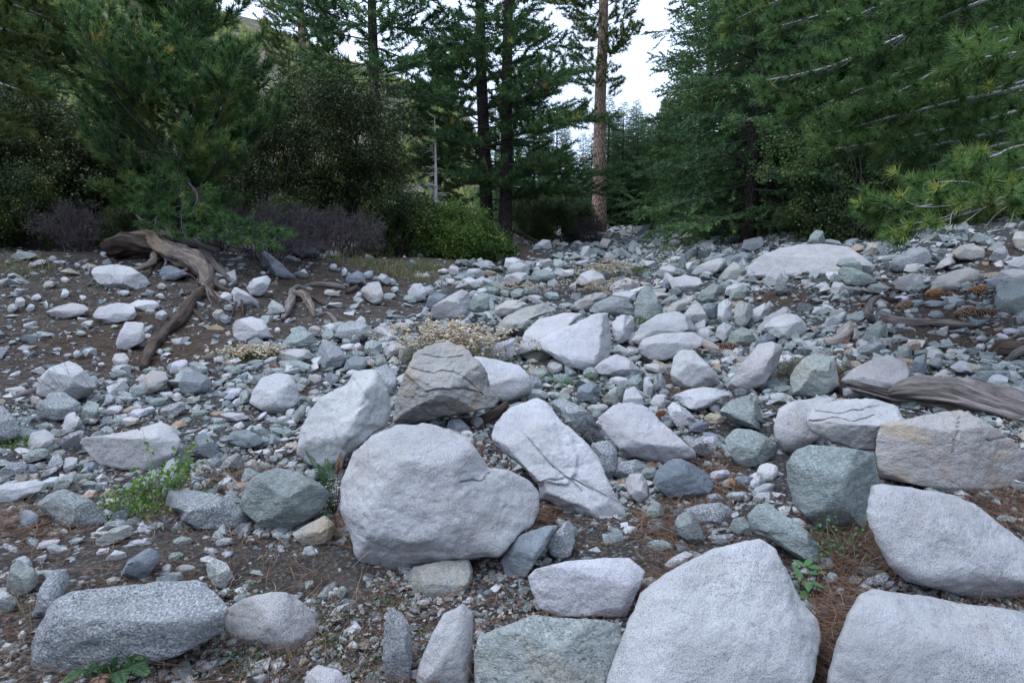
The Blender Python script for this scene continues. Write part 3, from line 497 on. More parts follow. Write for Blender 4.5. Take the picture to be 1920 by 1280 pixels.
M['T'] = rock_mat('tan_granite', (.41, .405, .39), (.335, .33, .315), (.12, .105, .09), (.50, .48, .45), 140, (.36, .44), stretch=1.8, stain=.6, stain_c=(.43, .31, .17), bump=.8)
M['G'] = rock_mat('green_schist', (.275, .31, .295), (.205, .24, .232), (.06, .08, .08), (.47, .50, .49), 110, (.38, .46), (.56, .64), 2.2, bump=.75, band=.22)
M['B'] = rock_mat('slate_rock', (.155, .175, .20), (.21, .23, .255), (.06, .07, .08), (.34, .36, .38), 110, (.34, .42), (.66, .72), 1.5, bump=.6, band=.12)
M['S'] = rock_mat('speckled_gneiss', (.31, .325, .34), (.24, .255, .27), (.035, .04, .045), (.55, .56, .57), 125, (.40, .50), (.53, .62), 1.6, bump=.8, amt=.9)
M['K'] = rock_mat('mottled_rock', (.365, .38, .372), (.28, .305, .305), (.08, .09, .08), (.52, .52, .49), 95, (.38, .46), (.56, .66), 1.6, stain=.4, stain_c=(.34, .28, .19), bump=.85, band=.25)

def scree_mat():
    b = NB('scree_rock'); v = b.vec(per_object=False); t = b.attr('tint')
    c = b.ramp(t, [(0.0, (.08, .09, .10)), (.18, (.15, .178, .18)), (.42, (.23, .26, .255)), (.62, (.32, .33, .335)), (.84, (.46, .458, .47)), (.93, (.35, .31, .265)), (1.0, (.26, .18, .12))])
    s1 = b.noise(v, 70, 2.5, .65); c = b.mix(b.math('MULTIPLY', b.ramp(s1, [(.36, 1.0), (.46, 0.0)]), .6), c, (.07, .075, .08))
    s2 = b.noise(v, 38, 3, .65); c = b.mix(b.math('MULTIPLY', b.ramp(s2, [(.58, 0.0), (.68, 1.0)]), .4), c, (.55, .56, .56))
    b.l(c, b.p.inputs['Base Color']); b.l(b.bump(b.noise(v, 35, 5, .65), .6, .012), b.p.inputs['Normal']); return b.m
M['scree'] = scree_mat()

def soil_mat():
    b = NB('ground_soil'); v = b.vec(per_object=False); s = b.attr('soil'); l = b.attr('litter')
    dirt = b.ramp(b.noise(v, 6, 8, .7), [(.3, (.026, .021, .018)), (.5, (.058, .047, .039)), (.72, (.13, .11, .095))])
    vo = b.n('ShaderNodeTexVoronoi'); vo.inputs['Scale'].default_value = 55; b.l(v, vo.inputs['Vector'])
    grit = b.ramp(b.math('MULTIPLY', vo.outputs['Distance'], 1.0), [(.1, 1.0), (.42, 0.0)])
    sel = b.ramp(b.noise(v, 24, 3, .7), [(.5, 0.0), (.62, 1.0)])
    dirt = b.mix(b.math('MULTIPLY', b.math('MULTIPLY', grit, sel), .75), dirt, (.34, .33, .32))
    vo2 = b.n('ShaderNodeTexVoronoi'); vo2.inputs['Scale'].default_value = 38; b.l(v, vo2.inputs['Vector'])
    grav = b.ramp(b.noise(v, 30, 6, .75), [(.3, (.04, .04, .039)), (.48, (.12, .12, .12)), (.7, (.32, .325, .33))])
    grav = b.mix(b.ramp(vo2.outputs['Distance'], [(.18, 0.0), (.5, .92)]), grav, (.03, .028, .026))
    c = b.mix(s, grav, dirt)
    lit = b.ramp(b.noise(b.vec((1, 3, 1), per_object=False), 40, 4, .7), [(.3, (.03, .021, .016)), (.55, (.075, .05, .037)), (.75, (.14, .10, .075))])
    c = b.mix(b.ramp(b.math('MULTIPLY', l, b.math('ADD', b.noise(v, 9, 4, .7), .45)), [(.48, 0.0), (.85, .8)]), c, lit)
    b.l(c, b.p.inputs['Base Color'])
    n = b.bump(b.noise(v, 12, 8, .75), .9, .05); n = b.bump(vo.outputs['Distance'], .5, .01, n); b.l(n, b.p.inputs['Normal']); b.p.inputs['Roughness'].default_value = .95
    return b.m
M['soil'] = soil_mat()

def leaf_mat(name, stops, trans=.3, rough=.55):
    b = NB(name); t = b.attr('tint'); c = b.ramp(t, stops)
    b.l(c, b.p.inputs['Base Color']); b.p.inputs['Roughness'].default_value = rough; b.p.inputs['Specular IOR Level'].default_value = .3
    if trans:
        tr = b.n('ShaderNodeBsdfTranslucent'); b.l(c, tr.inputs['Color']); ms = b.n('ShaderNodeMixShader'); ms.inputs[0].default_value = trans
        b.l(b.p.outputs[0], ms.inputs[1]); b.l(tr.outputs[0], ms.inputs[2]); b.l(ms.outputs[0], b.out.inputs['Surface'])
    return b.m
M['needle'] = leaf_mat('pine_needles', [(0, (0.033, 0.072, 0.028)), (.45, (0.077, 0.153, 0.054)), (.8, (0.150, 0.251, 0.079)), (.93, (0.270, 0.311, 0.090)), (1, (0.538, 0.311, 0.079))])
M['needle_b'] = leaf_mat('blue_green_needles', [(0, (0.040, 0.084, 0.035)), (.45, (0.089, 0.174, 0.067)), (.8, (0.173, 0.288, 0.102)), (1, (0.296, 0.386, 0.107))])
M['needle_p'] = leaf_mat('long_pine_needles', [(0, (0.033, 0.069, 0.024)), (.4, (0.079, 0.154, 0.047)), (.75, (0.175, 0.276, 0.077)), (.9, (0.305, 0.369, 0.084)), (1, (0.363, 0.363, 0.091))])
M['needle_y'] = leaf_mat('ponderosa_needles', [(0, (0.046, 0.074, 0.024)), (.5, (0.106, 0.152, 0.041)), (.85, (0.214, 0.250, 0.068)), (1, (0.350, 0.326, 0.090))])
M['oak'] = leaf_mat('oak_leaves', [(0, (0.023, 0.035, 0.013)), (.5, (0.047, 0.072, 0.023)), (.85, (0.101, 0.122, 0.032)), (1, (0.191, 0.178, 0.044))], .25, .4)
M['oak_y'] = leaf_mat('yellowish_oak_leaves', [(0, (0.037, 0.069, 0.025)), (.5, (0.085, 0.138, 0.044)), (.85, (0.170, 0.216, 0.068)), (1, (0.288, 0.274, 0.082))], .3, .4)
M['manz'] = leaf_mat('manzanita_leaves', [(0, (0.030, 0.058, 0.015)), (.5, (0.071, 0.133, 0.027)), (.85, (0.138, 0.214, 0.044)), (1, (0.239, 0.278, 0.065))], .3, .42)
M['manz_d'] = leaf_mat('dark_shrub_leaves', [(0, (0.022, 0.043, 0.017)), (.5, (0.046, 0.084, 0.026)), (.85, (0.102, 0.142, 0.041)), (1, (0.233, 0.216, 0.046))], .25, .42)
M['lime'] = leaf_mat('lime_leaves', [(0, (.07, .14, .025)), (.5, (.13, .24, .045)), (1, (.23, .34, .08))], .35)
M['broad'] = leaf_mat('broad_leaves', [(0, (.05, .12, .045)), (.6, (.085, .18, .065)), (.9, (.13, .23, .08)), (1, (.17, .12, .045))], .3, .45)
M['fern'] = leaf_mat('fern_leaves', [(0, (.03, .07, .03)), (.6, (.055, .12, .045)), (1, (.10, .17, .06))], .3)
M['herb'] = leaf_mat('grey_herb', [(0, (.07, .085, .065)), (.5, (.13, .145, .11)), (1, (.30, .30, .24))], .2)
M['grass'] = leaf_mat('grass_blades', [(0, (.07, .12, .03)), (.5, (.14, .19, .05)), (.8, (.24, .22, .10)), (1, (.34, .28, .16))], .3)
M['dry'] = leaf_mat('dry_stems', [(0, (.10, .085, .05)), (.5, (.19, .155, .085)), (1, (.30, .25, .15))], .2)
M['flower'] = leaf_mat('cream_flowers', [(0, (.36, .27, .17)), (.6, (.52, .43, .31)), (1, (.66, .58, .46))], .2)
M['litter'] = leaf_mat('dead_needles', [(0, (.045, .026, .018)), (.5, (.12, .066, .042)), (.85, (.21, .13, .085)), (1, (.32, .26, .19))], 0, .8)
M['twig'] = leaf_mat('grey_twigs', [(0, (.10, .09, .09)), (.5, (.15, .14, .138)), (.8, (.24, .23, .23)), (1, (.44, .42, .42))], 0, .85)
M['branch'] = leaf_mat('dark_branches', [(0, (.03, .026, .024)), (.6, (.075, .068, .064)), (1, (.20, .19, .19))], 0, .9)
M['dead'] = leaf_mat('dead_brush', [(0, (.035, .028, .032)), (.5, (.085, .069, .077)), (1, (.17, .14, .152))], 0, .9)

def bark_mat(name, dark, light, sx=(9, 9, 2.2), sc_=3.0, bump=.9):
    b = NB(name); v = b.vec(sx, per_object=True)
    vo = b.n('ShaderNodeTexVoronoi', feature='DISTANCE_TO_EDGE'); vo.inputs['Scale'].default_value = sc_
    nz = b.n('ShaderNodeTexNoise'); nz.inputs['Scale'].default_value = 2.0; nz.inputs['Detail'].default_value = 4; b.l(v, nz.inputs['Vector'])
    mm = b.mix(.25, v, nz.outputs['Color']); b.l(mm, vo.inputs['Vector'])
    e = b.ramp(vo.outputs['Distance'], [(.02, 0.0), (.14, 1.0)])
    c = b.mix(b.noise(v, 4, 5, .65), tuple(x * .7 for x in light), light); c = b.mix(e, dark, c); b.l(c, b.p.inputs['Base Color'])
    n = b.bump(e, bump, .03); n = b.bump(b.noise(v, 9, 5, .7), .5, .015, n); b.l(n, b.p.inputs['Normal']); b.p.inputs['Roughness'].default_value = .95
    return b.m
M['bark'] = bark_mat('dark_bark', (.022, .018, .016), (.085, .070, .062))
M['bark_p'] = bark_mat('ponderosa_bark', (.10, .075, .065), (.52, .35, .275), (5.5, 5.5, 1.6))
M['bark_g'] = bark_mat('silver_bark', (.16, .15, .145), (.36, .34, .34), (8, 8, 3))

def wood_mat(name, dark, mid, light, warm=0.0):
    """weathered wood: fibres run along the 'fib' coordinate stored on the mesh"""
    b = NB(name); a = b.n('ShaderNodeAttribute', attribute_name='fib'); v = b.vec((2.2, 17, 17), per_object=True, src=a.outputs['Vector'])
    f = b.noise(v, 1.6, 7, .68, .4); v2 = b.vec((.7, 7, 7), per_object=True, src=a.outputs['Vector']); g = b.noise(v2, 1.0, 4, .6)
    c = b.ramp(f, [(.30, dark), (.5, mid), (.72, light)])
    if warm: c = b.mix(b.math('MULTIPLY', b.ramp(g, [(.5, 0.0), (.66, 1.0)]), warm), c, (.34, .24, .125))
    b.l(c, b.p.inputs['Base Color']); n = b.bump(f, .9, .02); b.l(n, b.p.inputs['Normal']); b.p.inputs['Roughness'].default_value = .85
    return b.m
M['wood'] = wood_mat('grey_driftwood', (.032, .027, .025), (.155, .135, .128), (.34, .305, .295))
M['wood_w'] = wood_mat('weathered_root_wood', (.025, .020, .018), (.135, .108, .094), (.31, .265, .23), .55)
M['wood_d'] = wood_mat('charred_root_wood', (.012, .010, .010), (.060, .042, .034), (.17, .125, .10))
M['wood_l'] = wood_mat('pale_driftwood', (.10, .085, .075), (.30, .265, .245), (.46, .42, .40))
def cone_mat():
    b = NB('pine_cone_scales'); c = b.ramp(b.attr('tint'), [(0, (.035, .020, .013)), (.5, (.12, .072, .045)), (1, (.30, .23, .19))])
    oi = b.n('ShaderNodeObjectInfo'); c = b.mix(1.0, c, oi.outputs['Color'], 'MULTIPLY'); b.l(c, b.p.inputs['Base Color']); return b.m
M['cone'] = cone_mat()
def hill_mat():
    b = NB('hillside_scrub'); v = b.vec(per_object=False); n = b.noise(v, .06, 8, .7)
    b.l(b.ramp(n, [(.34, (.03, .04, .02)), (.5, (.09, .085, .05)), (.68, (.26, .22, .16))]), b.p.inputs['Base Color']); return b.m
M['hill'] = hill_mat()
M['sky_blocker'] = rock_mat('dark_sky_blocker', (.035, .045, .025), (.05, .06, .035), (.02, .025, .015), (.08, .09, .05), 3)  # dark surface for the added slope that blocks low sky
# ------------------------------------------------------------------ ground sheet, hills
SOIL = [(-600, 755), (0, 745), (120, 690), (190, 700), (255, 705), (330, 680), (430, 660), (520, 640), (600, 612), (700, 602), (780, 590), (800, 545), (845, 505), (930, 470), (1000, 440), (1000, 380), (-600, 380)]
SOIL2 = [(-200, 1000), (100, 985), (270, 1000), (460, 1000), (640, 1030), (660, 1080), (760, 1130), (900, 1150), (880, 1340), (380, 1340), (440, 1130), (300, 1080), (100, 1060), (-200, 1060)]
LIT = [(1330, 900, 60, 60), (1250, 1090, 60, 40), (1640, 1030, 110, 55), (1750, 575, 190, 40), (1800, 620, 150, 40), (1660, 545, 70, 40), (1620, 690, 60, 14), (970, 475, 60, 34), (1430, 470, 90, 25),
       (1890, 950, 80, 50), (480, 905, 80, 22), (1560, 1000, 60, 40), (1010, 975, 40, 14), (880, 880, 26, 60), (1290, 720, 60, 24), (1560, 700, 40, 30), (1850, 480, 90, 50), (600, 540, 110, 30), (250, 640, 240, 80), (330, 960, 60, 20), (520, 730, 60, 24), (1480, 560, 120, 22), (1250, 990, 60, 40), (60, 985, 90, 30), (1580, 1130, 22, 80), (1545, 1200, 14, 80)]
def soil_of(px, py):
    s = in_poly(px, py, SOIL).astype(float); s = np.maximum(s, in_poly(px, py, SOIL2) * .5)
    return s
def litter_of(px, py):
    l = np.zeros(np.shape(px))
    for cx, cy, rx, ry in LIT: l = np.maximum(l, np.clip(1.35 - np.sqrt(((px - cx) / rx) ** 2 + ((py - cy) / ry) ** 2), 0, 1))
    return l
ys = np.concatenate([[-6, -2, 0], np.geomspace(.9, 320, 250)]); av = np.sign(np.linspace(-1, 1, 221)) * np.abs(np.linspace(-1, 1, 221)) ** 1.15 * 2.4
YY, AA = np.meshgrid(ys, av, indexing='ij'); XX = AA * (np.maximum(YY, 0) + 3.0)
ZZ = H(XX, YY)
P3 = np.stack([XX, YY, 0 * XX], -1).reshape(-1, 3)
ZZ = ZZ + (.022 * fbm(P3, 2.3, 3, 3) + .010 * fbm(P3, 11, 5, 2)).reshape(ZZ.shape)
nr, nc = ZZ.shape; idx = np.arange(nr * nc).reshape(nr, nc)
Fq = np.stack([idx[:-1, :-1], idx[:-1, 1:], idx[1:, 1:], idx[1:, :-1]], -1).reshape(-1, 4)
V = np.stack([XX, YY, ZZ], -1).reshape(-1, 3); qx, qy, qd = project(V)
far = V[:, 1] > 60
sl = np.where((V[:, 1] < .9), .3, soil_of(qx, qy)); sl = np.where(far, 1, sl)
sl = np.maximum(sl, np.clip((np.abs(V[:, 0] - .16 * V[:, 1]) - 4.5 - .24 * V[:, 1]) / 3, 0, 1))
lt = np.where(V[:, 1] < .9, 0, litter_of(qx, qy)); lt = np.where((V[:, 1] > 22) & (sl > .5), .6, lt)
tag(link('ground', mesh('ground', V, Fq, M['soil'], {'soil': sl, 'litter': lt})), kind='structure')
# far hills, and an added light-blocking slope behind the camera
def hill(name, x0, x1, y0, y1, zf, n=70):
    X, Y = np.meshgrid(np.linspace(x0, x1, n), np.linspace(y0, y1, n), indexing='ij'); Z = zf(X, Y)
    Pn = np.stack([X, Y, 0 * X], -1); Z = Z + (5 * fbm(Pn, .02, 11, 3) if name != 'sky_blocker_slope' else .8 * fbm(Pn, .25, 11, 3))
    i = np.arange(n * n).reshape(n, n); Fh = np.stack([i[:-1, :-1], i[1:, :-1], i[1:, 1:], i[:-1, 1:]], -1).reshape(-1, 4)
    tag(link(name, mesh(name, np.stack([X, Y, Z], -1).reshape(-1, 3), Fh, M['sky_blocker' if name == 'sky_blocker_slope' else 'hill'])), kind='structure'); return zf
hz = hill('hillside', -460, 60, 150, 620, lambda X, Y: -12 + np.clip(.47 * (Y - 165) - .37 * (X + 150), 0, 260) * np.clip((60 - X) / 110, 0, 1))
rz_ = hill('mountain', 62, 420, -140, 330, lambda X, Y: -10 + np.clip(.75 * (X - 75), 0, 120) * np.clip((300 - Y) / 120, 0, 1), 60)
hill('sky_blocker_slope', -120, 120, -110, -8.5, lambda X, Y: np.minimum(9, .55 * (-8.5 - Y)) - 1.5 + np.clip(.06 * np.abs(X), 0, 4), 60)  # unseen slope added behind the camera to block low sky and darken rock fronts
rng = np.random.RandomState(5); mb = MB()
def conifer_blob(x, y, z, h, r):
    for k, (z0, z1, rr) in enumerate(((.12, .6, 1.0), (.35, .82, .75), (.6, 1.0, .5))):
        th = np.arange(7) * 2 * np.pi / 7 + rng.rand() * 6
        ring = np.stack([np.cos(th) * r * rr * (.7 + .6 * rng.rand(7)), np.sin(th) * r * rr * (.7 + .6 * rng.rand(7)), np.full(7, h * z0) - rng.rand(7) * h * .08], 1)
        mb.add(np.vstack([ring, [[0, 0, h * z1]]]) + (x, y, z), [(a, (a + 1) % 7, 7) for a in range(7)], .3 + .4 * rng.rand() + .15 * k)
cnt = 0
while cnt < 3000:
    x, y = rng.uniform(-440, 40), rng.uniform(170, 600)
    z = float(-12 + np.clip(.47 * (y - 165) - .37 * (x + 150), 0, 260) * np.clip((60 - x) / 110, 0, 1))
    if z < -4 or vn(np.array([[x, y, 0.]]), .02, 3)[0] < -.45: continue
    conifer_blob(x, y, z - 2, rng.uniform(8, 19), rng.uniform(2, 3.6)); cnt += 1
tag(link('hillside_forest', mb.mesh('hillside_forest', M['needle_y'], smooth=False)), 'distant conifers thinly covering the sunlit hillside', 'forest', kind='stuff')
# ------------------------------------------------------------------ rocks
def hull_planes(P):
    bm = bmesh.new()
    for p in P: bm.verts.new(p)
    bmesh.ops.convex_hull(bm, input=bm.verts); bm.normal_update()
    n = np.array([f.normal for f in bm.faces]); o = np.array([f.normal.dot(f.verts[0].co) for f in bm.faces]); bm.free()
    ctr = P.mean(0); bad = (n @ ctr) > o; n[bad] *= -1; o[bad] *= -1
    return n, o
CRACKS = {'tilted slab': [[(955, 790), (985, 815), (1030, 868), (1075, 905), (1090, 920)], [(960, 788), (985, 784), (998, 772), (1028, 758)], [(1010, 905), (1060, 893), (1100, 912), (1130, 930), (1165, 945)]],
          'huge pale': [[(862, 903), (908, 900), (914, 884)]],
          'domed tan': [[(770, 690), (800, 700), (850, 695), (880, 715), (905, 740)], [(790, 665), (830, 672), (870, 668)], [(800, 735), (850, 728), (900, 735)], [(910, 700), (918, 730), (935, 745)]],
          'white layered': [[(1520, 790), (1560, 782), (1600, 790), (1640, 778)], [(1530, 770), (1580, 775), (1650, 762)]],
          'large squared': [[(1800, 775), (1795, 810), (1790, 850)], [(1850, 825), (1900, 822)]],
          'very large white': [[(1450, 480), (1500, 475), (1560, 482)], [(1530, 468), (1590, 475)]],
          'grey foliated': [[(75, 955), (130, 948), (180, 930)], [(80, 935), (130, 925)]],
          'tall pale boulder': [[(1020, 640), (1060, 625), (1100, 612)]]}
STEPS = {'tilted slab': [[(955, 790), (1010, 745), (1028, 755), (1055, 790), (1075, 822), (1084, 860), (1078, 890), (1064, 908), (1010, 905), (985, 880), (940, 830)]],
         'domed tan': [[(758, 700), (800, 650), (870, 650), (915, 700), (900, 735), (850, 728), (800, 738)]],
         'upright pale': [[(655, 700), (695, 690), (715, 700), (700, 770), (690, 800), (640, 840), (625, 800), (670, 770), (690, 745)]]}
rock_rng = np.random.RandomState(11)
def plane3(a, b, c):
    n = np.cross(b - a, c - a); n = n / (np.linalg.norm(n) + 1e-12); return n, n @ a
def hull2(P):
    P = sorted(map(tuple, P)); lo, hi = [], []
    for q in P:
        while len(lo) > 1 and (lo[-1][0] - lo[-2][0]) * (q[1] - lo[-2][1]) - (lo[-1][1] - lo[-2][1]) * (q[0] - lo[-2][0]) <= 0: lo.pop()
        lo.append(q)
    for q in P[::-1]:
        while len(hi) > 1 and (hi[-1][0] - hi[-2][0]) * (q[1] - hi[-2][1]) - (hi[-1][1] - hi[-2][1]) * (q[0] - hi[-2][0]) <= 0: hi.pop()
        hi.append(q)
    return np.array(lo[:-1] + hi[:-1])
def build_rock(mat, outline, by, p=16, ico=4, fac=None, rough=1.0, seed=0, key='', d0=0.0, th=.85):
    """a faceted body: broken faces towards the viewer, sides that follow the traced outline, a buried foot and a closed back"""
    r = np.random.RandomState(seed + 100); vein = 0
    poly = np.asarray(outline, float); x0, y0 = poly.min(0); x1, y1 = poly.max(0); hh = max(y1 - y0, 1); ww = x1 - x0
    bx = poly[poly[:, 1] > y1 - .3 * hh, 0].mean()
    D = ray_ground(bx, by) + d0; Wm = ww / F_PX * D; Hm = hh / F_PX * D; T = min(th * math.sqrt(Wm * Hm), 1.15 * Wm)
    cen2 = poly.mean(0)
    if fac is None:
        e = y0 + hh * r.uniform(.34, .58); ex = x0 + ww * r.uniform(.35, .65); yw = r.uniform(-28, 28)
        fac = [(ex, e, 1.0, r.uniform(-25, 25), r.uniform(46, 68)), (ex, e, 1.0, yw, r.uniform(-14, 12))]
        sgn = -1 if yw > 0 else 1; fac.append((ex + sgn * ww * r.uniform(.12, .26), e + hh * r.uniform(-.05, .25), r.uniform(.96, 1.0), sgn * r.uniform(42, 68), r.uniform(0, 30)))
        if r.rand() < .6: fac.append((ex - sgn * ww * r.uniform(.2, .34), e + hh * r.uniform(-.1, .2), r.uniform(.94, 1.0), -sgn * r.uniform(38, 60), r.uniform(10, 40)))
        if r.rand() < .6: fac.append((ex, y0 + hh * r.uniform(.72, .86), 1.0, r.uniform(-20, 20), r.uniform(-50, -25)))
        if p < 12: fac += [(cen2[0], y0 + hh * .62, 1.02, a_, b_) for a_, b_ in ((-30, 20), (30, 20), (0, 35), (0, -15))]
    PN, PO = [], []
    for (a, b, c, yaw, pit) in fac:
        ya, pi_ = math.radians(yaw), math.radians(pit); n = -FW * math.cos(ya) * math.cos(pi_) + RT * math.sin(ya) * math.cos(pi_) + np.array([0, 0, 1.0]) * math.sin(pi_); n = n / np.linalg.norm(n)
        PN.append(n); PO.append(n @ unproject(a, b, D + .08 * T + (1 - c) * T * 1.0))
    nf = len(PN)
    def front_depth(q):                                      # where the sight line of a pixel enters the faceted front
        v = unproject(q[0], q[1], 1.0) - CAM; best = 0.2
        for n, o in zip(PN[:nf], PO[:nf]):
            den = n @ v
            if den < -1e-6: best = max(best, (o - n @ CAM) / den)
        return best
    hp = hull2(poly); m = len(hp); fd = np.array([min(front_depth(q), D + 1.5 * T) for q in hp]); fc = front_depth(cen2); fc = min(max(fc, D - .3 * T), D + T)
    back = max(np.percentile(fd, 75) + .12 * T, fc + .75 * T, D + .6 * T); cin = unproject(cen2[0], cen2[1], .5 * (fc + back))
    sh = cen2 + (hp - cen2) * .80
    for i in range(m):
        j = (i + 1) % m; A, Bp = unproject(*hp[i], D), unproject(*hp[j], D)
        if np.hypot(*(hp[j] - hp[i])) < 1.0: continue
        n, o = plane3(CAM, A, Bp)
        if n @ cin > o: n, o = -n, -o
        PN.append(n); PO.append(o)
        if (hp[i][1] + hp[j][1]) / 2 < y0 + .75 * hh:
            ds = min(.5 * (fd[i] + fd[j]) + .10 * T, back - .2 * T); A, Bp = unproject(*hp[i], ds), unproject(*hp[j], ds); Cb = unproject(*((sh[i] + sh[j]) / 2), back)
            n, o = plane3(A, Bp, Cb)
            if n @ cin > o: n, o = -n, -o
            PN.append(n); PO.append(o)
    PN.append(FW); PO.append(FW @ unproject(cen2[0], cen2[1], back))
    n, o = np.array(PN), np.array(PO); C = cin; o = o - n @ C; B = np.stack([RT, UP, FW]); nl = n @ B.T
    S = np.array([Wm * .5, Hm * .5, (back - fc) * .5 + .02]); n = nl * S; ln = np.linalg.norm(n, axis=1); n = n / ln[:, None]; o = np.maximum(o / ln, .08)
    Dv0, _ = icosphere(2); rad0 = 1 / np.max(np.clip(Dv0 @ n.T, 0, None) / o, 1); Q0 = Dv0 * rad0[:, None]
    k = r.randint(12, 20) if ico >= 4 else r.randint(4, 8)     # small chipped faces
    nn = norm(r.randn(k, 3)); nn[:, 2] = -np.abs(nn[:, 2]); nn = norm(nn); dmax = (Q0 @ nn.T).max(0)
    n = np.vstack([n, nn]); o = np.concatenate([o, dmax * (r.uniform(.94, .992, k) if ico > 4 else r.uniform(.88, .985, k))])
    sel = []                                                 # near-parallel faces add up in the soft maximum: keep one of each
    for i in np.argsort(o):
        if all(n[i] @ n[j] < .992 for j in sel): sel.append(i)
    n, o = n[sel], o[sel]; p = p * (2.6 if p < 12 else 3.6 if mat in 'WPT' else 5)
    Dv, Fc = icosphere(ico)
    rr = np.zeros(len(Dv))
    for i in range(0, len(n)): rr += np.clip((Dv @ n[i]) / o[i], 0, None) ** p
    rr = rr ** (-1.0 / p)
    Lv = Dv * rr[:, None] * S; W = C + Lv @ B
    sz = math.sqrt(Wm * Hm)
    W = W + norm(Lv) @ B * (sz * .009 * rough * fbm(W, 3.2 / sz, seed, 3))[:, None]
    # fit the silhouette to the traced outline
    nb = 120 if ico > 4 else 72 if ico > 2 else 36
    qx, qy, qd = project(W); asp = (x1 - x0) / hh
    ang = np.arctan2((qy - cen2[1]) * asp, qx - cen2[0]); rad = np.hypot(qx - cen2[0], (qy - cen2[1]) * asp)
    bi = ((ang + np.pi) / (2 * np.pi) * nb).astype(int) % nb; act = np.zeros(nb); np.maximum.at(act, bi, rad)
    act = np.maximum(act, np.maximum(np.roll(act, 1), np.roll(act, -1)) * .93)
    tb = (np.arange(nb) + .5) / nb * 2 * np.pi - np.pi; tgt = np.zeros(nb); pa = np.stack([poly[:, 0] - cen2[0], (poly[:, 1] - cen2[1]) * asp], 1)
    for j, a in enumerate(tb):
        dv = np.array([math.cos(a), math.sin(a)])
        for u, v in zip(pa, np.roll(pa, -1, 0)):
            e = v - u; den = dv[0] * e[1] - dv[1] * e[0]
            if abs(den) < 1e-9: continue
            t = (u[0] * e[1] - u[1] * e[0]) / den; s_ = (u[0] * dv[1] - u[1] * dv[0]) / den
            if t > 0 and -1e-6 <= s_ <= 1 + 1e-6: tgt[j] = max(tgt[j], t)
    ratio = np.clip(tgt / np.maximum(act, 1e-6), .5, 1.8); ratio = ratio if ico > 4 else .1 * np.roll(ratio, 1) + .8 * ratio + .1 * np.roll(ratio, -1)
    rt = np.interp(ang, np.concatenate([tb - 2 * np.pi, tb, tb + 2 * np.pi]), np.tile(ratio, 3))
    rt = 1 + (rt - 1) * np.clip(rad / np.maximum(.35 * np.interp(ang, tb, act, period=2 * np.pi), 1e-6), 0, 1)
    W = unproject(cen2[0] + (qx - cen2[0]) * rt, cen2[1] + (qy - cen2[1]) * rt, qd)
    # fine relief, thin cracks and broken steps
    fr = sz * .008 * rough * fbm(W, 14 / sz, seed + 5, 3 if ico > 3 else 1) 
    rg_ = 1 - np.abs(vn(W, 5.5 / sz, seed + 9)); fr = fr - sz * .004 * rough * np.clip(rg_ - .9, 0, 1) / .1 * (ico > 3)
    W = W + norm(Lv) @ B * fr[:, None]
    if ico >= 5:
        qx, qy, qd = project(W); front = np.clip((D + .55 * T - qd) / (.2 * T) + .5, 0, 1); wob = 3 * vn(np.stack([qx, qy, 0 * qx], 1), .07, seed)
        for kk, polys in STEPS.items():
            if key.startswith(kk):
                for pl in polys:
                    ins = in_poly(qx + wob, qy + wob, pl); dd = seg_dist(qx + wob, qy + wob, pl + pl[:1]); sd_ = np.where(ins, dd, -dd)
                    W = W - FW * ((.022 * np.clip(sd_ / 6 + .3, 0, 1) * front)[:, None])
        for kk, lines in CRACKS.items():
            if key.startswith(kk):
                for ln in lines:
                    dd = seg_dist(qx + wob, qy + wob, ln); W = W + FW * ((.016 * np.exp(-(dd / 1.7) ** 2) * front)[:, None])
    base = np.array([C[0], C[1], W[:, 2].min()])
    return W, Fc, base, D, Wm
COLNAME = {'W': 'pale grey', 'G': 'grey-green', 'B': 'dark grey', 'S': 'speckled grey', 'T': 'tan', 'P': 'pinkish', 'K': 'mottled'}
LM = []                                          # landmarks: (px, py, noun phrase)
used_labels = set()
def near_label(front, px, py, noun_max=16):
    """'small tan stone' -> '... just left of the huge pale boulder', unique in the scene"""
    order = sorted(LM, key=lambda l: (l[0] - px) ** 2 + ((l[1] - py) * 1.6) ** 2)
    for lx, ly, ph in order[:40]:
        dx, dy = px - lx, (py - ly) * 1.4
        if abs(dx) > 2.2 * abs(dy): rel = 'just left of' if dx < 0 else 'just right of'
        elif abs(dy) > 2.2 * abs(dx): rel = 'behind' if dy < 0 else 'in front of'
        else: rel = ('behind' if dy < 0 else 'in front of') + (' and left of' if dx < 0 else ' and right of')
        s = f'{front} {rel} the {ph}'
        if s not in used_labels and len(s.split()) <= noun_max: used_labels.add(s); return s
    s = front + ' among the scree'; used_labels.add(s); return s
ROCK_POLYS = []
rows = []
for i, ln in enumerate(l for l in ROCKS.strip().split('\n') if l.strip()):
    mt, lab, ol, op = ln.split('|'); ph, rest = lab.split(' // ')
    poly = [tuple(float(c) for c in q.split(',')) for q in ol.split()]
    kw = {}
    for q in op.split():
        k, v = q.split('=')
        if k == 'fac': kw['fac'] = [tuple(float(c) for c in z.split(',')) for z in v.split(';')]
        elif k in ('by', 'p', 'ico', 'rough', 'd0'): kw[k] = float(v)
    rows.append((mt, ph, rest, poly, kw, i))
